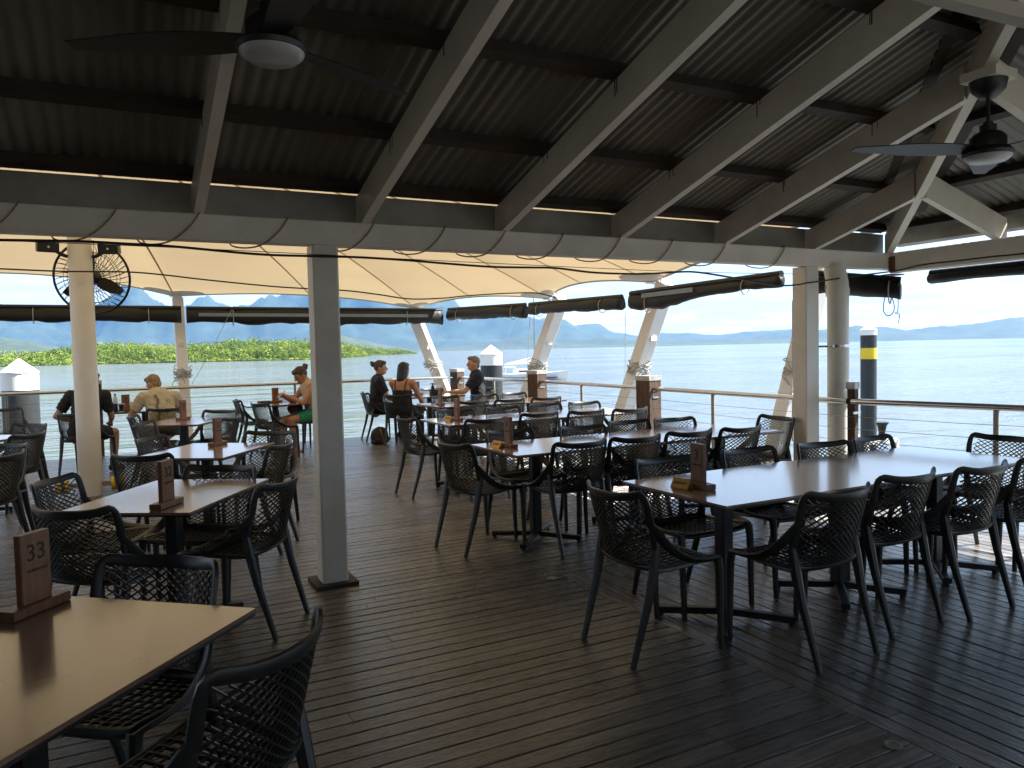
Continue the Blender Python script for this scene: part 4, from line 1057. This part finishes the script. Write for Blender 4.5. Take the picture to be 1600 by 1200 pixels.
# ------------------------------------------------------------------ people
def blob(parts, voxel, smooth_it=4):
    """closed solids fused into one continuous skin"""
    mb = MB()
    for p in parts:
        k = p[0]
        if k == 'cone':
            _, a, b, ra, rb_ = p[:5]; flat = p[5] if len(p) > 5 else False; sq = p[6] if len(p) > 6 else None
            a, b = V(a), V(b); d = b - a; L = d.length; q = d.to_track_quat('Z', 'Y').to_matrix(); n = 16
            if flat: pr = [(.0001, 0), (ra, 0), (rb_, L), (.0001, L)]
            else:
                pr = [(ra * math.sin(t) + 1e-4, -ra * math.cos(t)) for t in [PI / 2 * i / 4 for i in range(5)]] + [(rb_ * math.cos(t) + 1e-4, L + rb_ * math.sin(t)) for t in [PI / 2 * i / 4 for i in range(5)]]
            vs = []
            for r_, z in pr:
                for j in range(n):
                    o = q @ V((r_ * math.cos(2 * PI * j / n), r_ * math.sin(2 * PI * j / n), 0))
                    if sq: ax = V(sq[0]).normalized(); o = o + ax * (o.dot(ax) * (sq[1] - 1))
                    vs.append(a + q @ V((0, 0, z)) + o)
            fs = [(i * n + j, i * n + (j + 1) % n, (i + 1) * n + (j + 1) % n, (i + 1) * n + j) for i in range(len(pr) - 1) for j in range(n)] + [tuple(reversed(range(n))), tuple(range((len(pr) - 1) * n, len(pr) * n))]
            mb.add(vs, fs)
        else:
            _, c, rad = p[:3]; rot = p[3] if len(p) > 3 else Matrix.Identity(3); n, mr = 16, 10
            vs = []; fs = []
            for i in range(mr + 1):
                ph = PI * i / mr
                for j in range(n): vs.append(V(c) + rot @ V((rad[0] * math.sin(ph) * math.cos(2 * PI * j / n), rad[1] * math.sin(ph) * math.sin(2 * PI * j / n), -rad[2] * math.cos(ph))))
            for i in range(mr): fs += [(i * n + j, i * n + (j + 1) % n, (i + 1) * n + (j + 1) % n, (i + 1) * n + j) for j in range(n)]
            mb.add(vs, fs)
    me = mb.mesh('tmp', None); o = bpy.data.objects.new('tmp', me); COL.objects.link(o)
    md = o.modifiers.new('r', 'REMESH'); md.mode = 'VOXEL'; md.voxel_size = voxel
    ms = o.modifiers.new('s', 'SMOOTH'); ms.iterations = smooth_it; ms.factor = .5
    bpy.context.view_layer.update()
    r_ = bpy.data.meshes.new_from_object(o.evaluated_get(bpy.context.evaluated_depsgraph_get()))
    bpy.data.objects.remove(o); bpy.data.meshes.remove(me)
    r_.shade_smooth(); return r_
def displace(me, fn):
    n = len(me.vertices); co = [0.0] * (3 * n); no = [0.0] * (3 * n)
    me.vertices.foreach_get('co', co); me.vertex_normals.foreach_get('vector', no)
    for i in range(n):
        k = fn(V(co[3 * i:3 * i + 3]))
        for j in range(3): co[3 * i + j] += no[3 * i + j] * k
    me.vertices.foreach_set('co', co); me.update(); return me
def folds(me, sd):
    return displace(me, lambda c: mnoise.noise(V((c.x * 9 + sd, c.y * 9, c.z * 22 + c.x * 14))) * .009 + mnoise.noise(V((c.x * 24, c.y * 24 + sd, c.z * 40 - c.y * 20))) * .004)
def ik(s, h, l1, l2, pole):
    s, h, pole = V(s), V(h), V(pole); d = h - s; L = min(d.length, (l1 + l2) * .995); dn = d.normalized(); h = s + dn * L
    a = (l1 * l1 - l2 * l2 + L * L) / (2 * L); k = math.sqrt(max(0, l1 * l1 - a * a)); pp = (pole - dn * pole.dot(dn)).normalized()
    return s + dn * a + pp * k, h
def person(loc, deg, label, lean=10, turn=0, head_yaw=0, head_pitch=0, hands=None, knees=None, feet=None, skin='skin_light', top=('tee', 'cloth_black'), bottom=('shorts', 'cloth_black'), hair=('short', 'hair_brown'), shoes='cloth_black', sc=1.0, side_lean=0, wide=1.0, seat=.455):
    t = thing('person', label, 'person', (loc[0], loc[1], 0), R(deg - 90))
    Z = V((0, 0, 1)); PV = V((0, -.03, seat + .105))
    RT_ = Matrix.Rotation(R(turn), 3, 'Z') @ Matrix.Rotation(R(side_lean), 3, 'Y') @ Matrix.Rotation(R(-lean), 3, 'X')
    tr = lambda x, y, z: PV + RT_ @ (V((x, y, z)) * sc)
    chest, neckb = tr(0, .0, .33), tr(0, -.005, .475)
    sh = {s: tr(s * .165 * wide, -.005, .43) for s in (-1, 1)}
    hp = {s: PV + V((s * .09, .02, -.02)) for s in (-1, 1)}
    knees = knees or {-1: (-.12, .43, .50), 1: (.12, .43, .50)}; feet = feet or {-1: (-.12, .42, .07), 1: (.12, .42, .07)}
    hands = hands or {-1: (-.12, .42, .66), 1: (.12, .42, .66)}
    RH = Matrix.Rotation(R(turn + head_yaw), 3, 'Z') @ Matrix.Rotation(R(-lean * .6 - head_pitch), 3, 'X')
    hb = neckb + RT_ @ V((0, .012, .06)); hc = hb + RH @ V((0, .025, .115)) 
    HS = 1.10; hq = lambda x, y, z: hc + RH @ (V((x, y, z)) * HS)
    el = {}; ha = {}
    for s in (-1, 1): el[s], ha[s] = ik(sh[s], hands[s], .285 * sc, .25 * sc, V((s * .8, -.5, -1)))
    body = []
    sqY = (RT_ @ V((0, 1, 0)), .68)
    body += [('cone', tr(0, 0, -.02), tr(0, 0, .20), .150 * wide, .140 * wide, False, sqY), ('cone', tr(0, 0, .18), tr(0, 0, .38), .140 * wide, .150 * wide, False, sqY),
             ('cone', sh[-1], sh[1], .062, .062), ('cone', tr(0, -.01, .40), hb + RH @ V((0, .0, .03)), .062, .052)]
    body += [('ell', hc, (0.0814, 0.1012, 0.1155), RH), ('ell', hq(0, .028, -.055), (0.0616, 0.0682, 0.0726), RH), ('ell', hq(0, .100, -.018), (0.0132, 0.0198, 0.0242), RH), ('ell', hq(0, .088, -.066), (0.0264, 0.0154, 0.0132), RH)]
    for s in (-1, 1):
        body += [('ell', hq(s * .076, -.008, -.012), (.010, .020, .030), RH)]
        body += [('cone', sh[s], el[s], .050 * wide, .038), ('cone', el[s], ha[s], .040, .027)]
        d = (ha[s] - el[s]).normalized(); side = d.cross(Z); side = side.normalized() if side.length > .1 else V((1, 0, 0)); dn = side.cross(d)
        pal = ha[s] + d * .045
        body += [('cone', ha[s], pal + d * .03, .026, .032, False, (dn, .55))]
        for k in range(4):
            f0 = pal + d * .03 + side * (k - 1.5) * .018; f1 = f0 + d * (.036 + .008 * (k in (1, 2))) - dn * .006; f2 = f1 + d * .026 - dn * .022
            body += [('cone', f0, f1, .0095, .0088), ('cone', f1, f2, .0088, .0075)]
        th0 = ha[s] + d * .02 - side * s * .028; th1 = th0 + d * .04 - side * s * .022 - dn * .01
        body += [('cone', th0, th1, .0115, .010), ('cone', th1, th1 + d * .03, .010, .0085)]
        kn, ft = V(knees[s]), V(feet[s])
        body += [('cone', hp[s], kn, .092 * wide, .058), ('cone', kn, kn.lerp(ft, .35), .056, .058), ('cone', kn.lerp(ft, .35), ft, .058, .036)]
        fd = (kn - hp[s]); fd.z = 0; fd.normalize()
        body += [('cone', ft + V((0, 0, -.025)), ft + fd * .15 + V((0, 0, -.045)), .036, .026)]
    link('body', blob(body, .0085), t).data.materials.append(M[skin])
    # clothes
    kind, cm = top
    g = .014
    cl = [('cone', tr(0, 0, -.06), tr(0, 0, .20), .152 * wide + g, .142 * wide + g, True, sqY), ('cone', tr(0, 0, .17), tr(0, 0, .38), .142 * wide + g, .148 * wide + g, False, sqY)]
    if kind == 'tee':
        cl += [('cone', sh[-1], sh[1], .066 + g, .066 + g), ('cone', tr(0, -.01, .38), tr(0, -.008, .472), .10, .068, True)]
        for s in (-1, 1): cl += [('cone', sh[s], sh[s].lerp(el[s], .72), .056 * wide + g, .056 + g, True)]
    elif kind == 'sleeveless':
        cl += [('cone', tr(-.12, -.005, .42), tr(.12, -.005, .42), .066 + g, .066 + g, True), ('cone', tr(0, -.01, .38), tr(0, -.008, .472), .095, .068, True)]
    if kind == 'strappy':
        cl = [('cone', tr(0, 0, -.06), tr(0, 0, .20), .152 * wide + g, .142 * wide + g, True, sqY), ('cone', tr(0, 0, .17), tr(0, .0, .31), .142 * wide + g, .150 * wide + g, True, sqY)]
    link('shirt', folds(blob(cl, .010), loc[0]), t).data.materials.append(M[cm])
    if kind == 'strappy':
        for s in (-1, 1):
            mb = MB(); mb.tube(catmull([tr(s * .085, -.108, .30), tr(s * .09, -.098, .40), tr(s * .10, -.03, .485), tr(s * .095, .07, .43), tr(s * .08, .11, .31)], 5), .008, 6); mb.build('strap', cm, t, 'all')
    kind, cm = bottom
    cl = [('ell', PV + V((0, -.01, -.01)), (.165 * wide, .135, .115))]
    for s in (-1, 1):
        kn = V(knees[s]); e = {'shorts': .72, 'long': 1.0}[kind]
        cl += [('cone', hp[s], hp[s].lerp(kn, e), .098 * wide + g, .072 + g, kind == 'shorts')]
        if kind == 'long': cl += [('cone', kn, kn.lerp(V(feet[s]), .85), .07, .055, True)]
    link('shorts' if kind == 'shorts' else 'trousers', folds(blob(cl, .010), loc[1]), t).data.materials.append(M[cm])
    sh_ = []
    for s in (-1, 1):
        ft = V(feet[s]); fd = (V(knees[s]) - hp[s]); fd.z = 0; fd.normalize(); zb = ft.z
        if shoes == 'pink_rubber': parts = [('cone', ft + V((0, 0, -.05)) - fd * .05, ft + V((0, 0, -.056)) + fd * .19, .044, .046, False, ((0, 0, 1), .35))]
        else: parts = [('cone', ft + V((0, 0, -.028)) - fd * .03, ft + V((0, 0, -.045)) + fd * .17, .046, .036), ('cone', ft + V((0, 0, .10)), ft + V((0, 0, -.03)), .044, .044, True)]
        link('shoe', blob(parts, .008), t).data.materials.append(M[shoes])
    # hair, eyes
    kind, hm = hair
    hr = [('ell', hq(0, -.018, .022), (0.0913, 0.1012, 0.1078), RH), ('ell', hq(0, .035, .075), (0.0726, 0.0605, 0.0418), RH)]
    if kind == 'short': hr = [('ell', hq(0, -.018, .028), (0.0880, 0.0968, 0.0968), RH), ('ell', hq(0, .045, .082), (0.0660, 0.0495, 0.0352), RH), ('ell', hq(0, -.055, -.03), (0.0682, 0.0440, 0.0605), RH)]
    if kind in ('bun', 'pony'): hr += [('ell', hq(0, -.115, .045), (0.0440, 0.0462, 0.0440), RH), ('ell', hq(.02, -.135, .075), (0.0198, 0.0330, 0.0220), RH), ('ell', hq(-.025, -.14, .06), (0.0176, 0.0330, 0.0198), RH)]
    if kind == 'long':
        hr += [('cone', hq(0, -.03, .02), hq(0, -.055, -.14), .088, .085), ('cone', hq(0, -.055, -.10), hq(.0, -.07, -.22), .082, .05)]
    h_ = blob(hr, .007, 2)
    displace(h_, lambda c: mnoise.noise(c * 55) * .0045 + mnoise.noise(V((c.x * 190, c.y * 190, c.z * 40))) * .003)
    link('hair', h_, t).data.materials.append(M[hm])
    for s in (-1, 1):
        mb = MB(); mb.lathe([(.0, -.008), (.006, -.006), (.009, 0), (.006, .006), (.0, .008)], 10, Matrix.Translation(hq(s * .032, .086, .006))); mb.build('eye', 'ink', t, 'all')
    return t, hq, tr, ha
def wp(o, p): return V(o[0].location) + Matrix.Rotation(o[0].rotation_euler[2], 3, 'Z') @ V(p)

# man in black behind the mast
person((-.38, 11.30), 62, 'man in black T-shirt and shorts seated behind the round mast', lean=16, head_pitch=14, hands={-1: (-.22, .22, .66), 1: (.10, .44, .64)}, knees={-1: (-.14, .40, .50), 1: (.16, .42, .50)}, feet={-1: (-.10, .25, .075), 1: (.20, .28, .075)}, skin='skin_tan', hair=('short', 'hair_dark'), sc=1.1, wide=1.2)
# person in printed shirt
P2 = person((.54, 11.40), 100, 'person with pale hair in a printed cream shirt seen from behind', lean=24, head_yaw=30, head_pitch=14, hands={-1: (-.26, .42, .77), 1: (.22, .42, .77)}, skin='skin_light', top=('tee', 'shirt_print'), bottom=('shorts', 'cloth_cream'), hair=('short', 'hair_blonde'), wide=1.22)
rr = random.Random(4); mb = MB()
for k in range(15):
    z = .04 + k * .026; pth = [P2[2](-.06 - .012 * math.sin(k) + (.02 * math.cos(a)), -.125 - .004, z + .010 * math.sin(a)) for a in [i * .9 for i in range(7)]]
    mb.tube(pth, .003, 4)
for k in range(6):
    cx_, cz_ = rr.uniform(.0, .09), rr.uniform(.12, .36)
    mb.tube([P2[2](cx_ + .025 * math.cos(a) * (1 + .3 * math.sin(3 * a)), -.127, cz_ + .02 * math.sin(a)) for a in [i * .6 for i in range(10)]], .0028, 4)
mb.build('print', 'print_ink', P2[0], 'all')
# woman on the phone
P3 = person((2.72, 11.98), 188, 'woman in sleeveless cream top and green shorts looking at her phone', lean=14, head_pitch=26, hands={-1: (-.06, .42, .86), 1: (.08, .43, .84)}, knees={-1: (-.09, .40, .50), 1: (.09, .44, .49)}, feet={-1: (-.06, .30, .06), 1: (.08, .50, .06)}, skin='skin_tan', top=('sleeveless', 'cloth_cream'), bottom=('shorts', 'cloth_green'), hair=('bun', 'hair_brown'), shoes='pink_rubber', sc=1.04, wide=1.15)
# group
person((3.98, 12.72), -6, 'woman with tied-back hair in a short-sleeved black polo', lean=6, head_yaw=-18, hands={-1: (-.16, .36, .70), 1: (.14, .34, .62)}, skin='skin_light', hair=('bun', 'hair_brown'), bottom=('long', 'cloth_black'), sc=1.06, wide=1.1)
person((4.10, 11.78), 48, 'woman with long dark hair in a strappy black top, seen from behind', lean=8, head_yaw=-10, hands={-1: (-.14, .40, .62), 1: (.24, .30, .60)}, skin='skin_tan', top=('strappy', 'cloth_black'), bottom=('long', 'cloth_black'), hair=('long', 'hair_dark'), feet={-1: (-.10, .36, .07), 1: (.12, .40, .07)}, sc=1.0, wide=1.06)
person((5.42, 11.75), 160, 'grey-haired man in a black T-shirt with his forearm on the table', lean=4, head_yaw=8, hands={-1: (-.05, .46, .80), 1: (.16, .44, .80)}, skin='skin_light', hair=('short', 'hair_grey'), bottom=('long', 'cloth_black'), sc=1.14, wide=1.2)

# ------------------------------------------------------------------ things on tables and floor
def lathe_thing(name, label, cat, loc, parts):
    t = thing(name, label, cat, loc)
    for nm, pr, mt in parts:
        mb = MB(); mb.lathe(pr, 18); mb.build(nm, mt, t, True)
TZ = .7405
lathe_thing('drink_bottle', 'plastic bottle half full of dark blue drink', 'bottle', (-.02, 12.12, TZ), [('body', [(.0, .0), (.030, .0), (.033, .01), (.033, .11), (.031, .115), (.0, .115)], 'navy'), ('shoulder', [(.0, .116), (.031, .116), (.032, .17), (.022, .205), (.012, .222), (.012, .235), (.0, .235)], 'bottle_clear'), ('cap', [(.0, .235), (.015, .235), (.015, .255), (.0, .255)], 'navy')])
lathe_thing('cola_glass', 'short glass of dark cola beside the bottle', 'glass', (.055, 12.03, TZ), [('glass', [(.0, .0), (.026, .0), (.028, .012), (.0, .012)], 'bottle_clear'), ('drink', [(.0, .0125), (.029, .0125), (.040, .105), (.0, .105)], 'cola'), ('rim', [(.040, .106), (.0425, .106), (.043, .122), (.0405, .122)], 'bottle_clear')])
lathe_thing('white_cup', 'tall white cup by the wooden number stand', 'cup', (.20, 12.02, TZ), [('cup', [(.0, .0), (.030, .0), (.043, .13), (.0445, .13), (.0445, .136), (.040, .136), (.029, .01), (.0, .01)], 'paper_white')])
t = thing('wallet', 'red and black wallet lying on the table of the phone user', 'wallet', (2.02, 12.28, TZ), R(5))
mb = MB(); mb.box((.02, 0, .02), (.14, .09, .04)); mb.build('cover', 'black_plastic', t); mb = MB(); mb.box((-.07, 0, .02), (.035, .092, .042)); mb.build('red_edge', 'red_box', t)
ph = wp(P3, (P3[3][-1] + P3[3][1]) / 2 + V((0, .07, .05)))
t = thing('phone', 'smartphone held in both hands by the woman in green shorts', 'phone', ph, R(188 - 90))
mb = MB(); mb.box((0, 0, 0), (.072, .009, .15), Matrix.Rotation(R(50), 3, 'X')); mb.build('case', 'paper_white', t)
mb = MB(); mb.box((0, -.004, .0035), (.064, .003, .138), Matrix.Rotation(R(50), 3, 'X')); mb.build('screen', 'black_plastic', t)
t = thing('handbag', 'maroon striped handbag on the lap of the phone user', 'bag', (2.46, 12.10, .60), R(10))
mb = MB(); mb.v = []; me = blob([('ell', (0, 0, .05), (.13, .07, .085)), ('ell', (.02, 0, .0), (.12, .08, .06))], .01); o = link('body', me, t); me.materials.append(M['maroon'])
mb.tube([V((-.09, 0, .10)), V((-.05, 0, .19)), V((.05, 0, .19)), V((.09, 0, .10))], .008, 6); mb.build('handle', 'maroon', t, True)
t = thing('backpack', 'dark backpack on the deck beside the strappy-top woman', 'bag', (3.78, 12.02, 0), R(25))
me = blob([('ell', (0, 0, .14), (.17, .11, .15)), ('ell', (0, -.05, .08), (.16, .09, .085)), ('ell', (.0, .0, .04), (.18, .12, .05))], .012)
displace(me, lambda c: mnoise.noise(c * 14) * .012)
for v_ in me.vertices: v_.co.z = max(.004, v_.co.z)
link('body', me, t); me.materials.append(M['canvas_bag'])
mb = MB(); mb.tube(catmull([(-.06, -.08, .25), (-.09, -.15, .18), (-.07, -.16, .08), (-.05, -.13, .03)], 5), .014, 6); mb.build('strap', 'stand_wood', t, True)
t = thing('handle_loop', 'x', 'x') if False else None
t = thing('condiment_caddy', 'black bottle caddy on the table of the talking group', 'caddy', (4.86, 12.28, TZ))
mb = MB(); mb.box((0, 0, .045), (.15, .10, .09)); mb.build('tray', 'black_plastic', t)
mb = MB(); mb.lathe([(.0, .09), (.03, .09), (.03, .15), (.012, .17), (.012, .19), (.0, .19)], 12, Matrix.Translation((-.03, 0, 0))); mb.build('bottle', 'black_plastic', t, True)
mb = MB(); mb.tube([(.01, 0, .18), (-.03, 0, .20), (-.07, 0, .19)], .009, 6); mb.build('pump', 'black_plastic', t, True)

mb = MB(); rc = random.Random(9)
for k in range(34):
    cx_, cy_ = rc.gauss(1.7, .45), rc.gauss(4.25, .4); sz = rc.uniform(.002, .006)
    mb.box((cx_, cy_, sz * .5 + .001), (sz * rc.uniform(.8, 2), sz, sz), Matrix.Rotation(rc.uniform(0, 3), 3, 'Z'))
tag(mb.build('crumbs', 'paper_white'), 'pale crumbs scattered on the deck right of the square post', 'crumbs', kind='stuff')

# ------------------------------------------------------------------ piles, yacht, pontoon
def pile(x, y, r, tip, cap_h, cone_h, label, bands=()):
    t = thing('mooring_pile', label, 'pile', (x, y, WZ - 1.5), 0, 'black mooring piles with white caps')
    z0 = tip - cone_h; b = WZ - 1.5
    mb = MB(); mb.lathe([(r, 0), (r, z0 - cap_h - b)], 28); mb.build('shaft', 'pile_black', t, True)
    mb = MB(); mb.lathe([(r * 1.03, z0 - cap_h - b), (r * 1.03, z0 - b)], 28); mb.build('collar', 'pile_white', t, True)
    mb = MB(); mb.lathe([(r * 1.07, z0 - b), (r * 1.07, z0 + .02 - b), (r * .04, tip - b)], 28); mb.build('cone_cap', 'pile_white', t, True)
    for z, h in bands: mb = MB(); mb.lathe([(r * 1.02, z - h - b), (r * 1.02, z - b)], 28); mb.build('yellow_band', 'yellow', t, True)
p = at_y(29, 560, 16.5); pile(p.x, p.y, .295, p.z, .31, .27, 'thick black pile with white pointed cap at the left edge')
p = at_y(767, 539, 17.0); pile(p.x, p.y, .27, p.z, .26, .24, 'black pile with white pointed cap beside the yacht')
p = at_x(1357, 508, 20.0); pile(p.x, p.y, .225, p.z, .14, .16, 'tall black pile with a yellow band right of the cream post', bands=((p.z - .68, .33),))
# pontoon corner with cleat behind the right rail
q = at_x(1378, 690, 7.6)
t = thing('pontoon_frame', 'small pale metal frame with a dark cleat outside the right rail', 'frame', (q.x, q.y, WZ))
hgt = q.z - WZ
mb = MB(); mb.beam((-.25, 0, hgt), (.25, 0, hgt), .04, .04); mb.beam((-.25, 0, 0), (-.25, 0, hgt), .04, .04, up=(0, 1, 0)); mb.beam((.25, 0, 0), (.25, 0, hgt), .04, .04, up=(0, 1, 0)); mb.beam((-.25, .5, hgt), (.25, .5, hgt), .04, .04); mb.build('frame', 'white_steel', t)
mb = MB(); mb.lathe([(.05, hgt + .02), (.035, hgt + .10), (.05, hgt + .18), (.075, hgt + .22), (.0, hgt + .22)], 12); mb.build('cleat', 'black_iron', t, True)

yp = at_z(826, 594, WZ); 
yt = thing('yacht', 'white moored sailing yacht with furled sail and tall mast', 'yacht', (yp.x, yp.y, WZ), R(-36))
yt.scale = (.78, .78, .78)
sections = [(-5.4, 1.0, .95), (-4, 1.45, .98), (-1.5, 1.75, 1.0), (1.5, 1.6, 1.08), (3.8, 1.0, 1.2), (5.2, .35, 1.35), (5.9, .04, 1.45)]
vs = []; n = 9
for x_, hw, fb in sections:
    for j in range(n):
        a = PI * j / (n - 1); s_ = math.cos(a); d_ = math.sin(a)
        vs.append((x_ + (.25 if d_ < .3 and x_ > 4 else 0), s_ * hw * (1 - .15 * d_), fb - (fb + .35) * d_ ** .7))
fs = [(i * n + j, i * n + j + 1, (i + 1) * n + j + 1, (i + 1) * n + j) for i in range(len(sections) - 1) for j in range(n - 1)]
fs += [tuple(range(n)), tuple(reversed(range((len(sections) - 1) * n, len(sections) * n)))] + [((i + 1) * n, (i + 1) * n + n - 1, i * n + n - 1, i * n) for i in range(len(sections) - 1)]
mb = MB(); mb.add(vs, fs); mb.build('hull', 'hull_white', yt, True)
mb = MB(); vs = []
for x_, hw, z0, z1 in ((-2.2, 1.1, .95, 1.5), (-1.8, 1.1, .95, 1.75), (1.2, 1.0, 1.0, 1.65), (3.0, .6, 1.1, 1.2)):
    vs += [(x_, -hw, z0), (x_, hw, z0), (x_, hw * .8, z1), (x_, -hw * .8, z1)]
mb.add(vs, [(4 * i + j, 4 * i + (j + 1) % 4, 4 * i + 4 + (j + 1) % 4, 4 * i + 4 + j) for i in range(3) for j in range(4)] + [(3, 2, 1, 0), (12, 13, 14, 15)]); mb.build('cabin', 'hull_white', yt)
for s in (-1, 1):
    mb = MB(); mb.box((-.2, s * 1.0, 1.36), (2.2, .06, .22)); mb.build('cabin_window', 'black_plastic', yt)
mb = MB(); mb.box((0, 0, .42), (9.0, 3.2, .10)); mb.build('blue_stripe', 'navy', yt)
mb = MB(); mb.tube([(1.0, 0, 1.2), (1.0, 0, 14.5)], [.10, .07], 8); mst = mb.build('mast', 'wire', yt, True)
mb = MB(); mb.tube([(1.0, -.9, 8.0), (1.0, .9, 8.0)], .03, 5); mb.build('spreader', 'wire', mst)
mb = MB(); mb.tube([(1.0, 0, 2.6), (-3.6, 0, 2.4)], .07, 8); mb.build('boom', 'hull_white', yt, True)
mb = MB(); mb.tube([(.95, 0, 3.3), (.2, 0, 3.05), (-1.5, 0, 2.75), (-3.4, 0, 2.5)], [.30, .33, .24, .10], 10); mb.build('furled_sail', 'hull_white', yt, True)
mb = MB(); mb.box((-2.9, 0, 2.0), (1.7, 2.0, .08)); 
for a in (-1, 1):
    for b in (-3.6, -2.2): mb.box((b, a * .9, 1.5), (.06, .06, 1.0))
mb.build('bimini', 'hull_white', yt)
for a, b in (((5.8, 0, 1.5), (1.0, 0, 14.3)), ((-5.2, 0, 1.0), (1.0, 0, 14.4)), ((1.0, 1.6, 1.0), (1.0, 0, 14.0)), ((1.0, -1.6, 1.0), (1.0, 0, 14.0))):
    mb = MB(); mb.tube([a, b], .02, 4); mb.build('stay', 'wire', yt)

# ------------------------------------------------------------------ haze over the bay
hz = MB(); hz.box((0, 0, (1500 + WZ - 12) / 2), (2 * S_ + 600, 2 * S_ + 600, 1500 - WZ + 12))
hm = bpy.data.materials.new('haze_air'); hm.use_nodes = True; t_ = hm.node_tree; t_.nodes.clear()
ho = t_.nodes.new('ShaderNodeOutputMaterial'); pv_ = t_.nodes.new('ShaderNodeVolumePrincipled')
pv_.inputs['Color'].default_value = (0.22, 0.52, 1.0, 1); pv_.inputs['Density'].default_value = 2.7e-5; pv_.inputs['Anisotropy'].default_value = 0.25
t_.links.new(pv_.outputs[0], ho.inputs['Volume'])
hzo = hz.build('haze', hm); tag(hzo, kind='stuff')
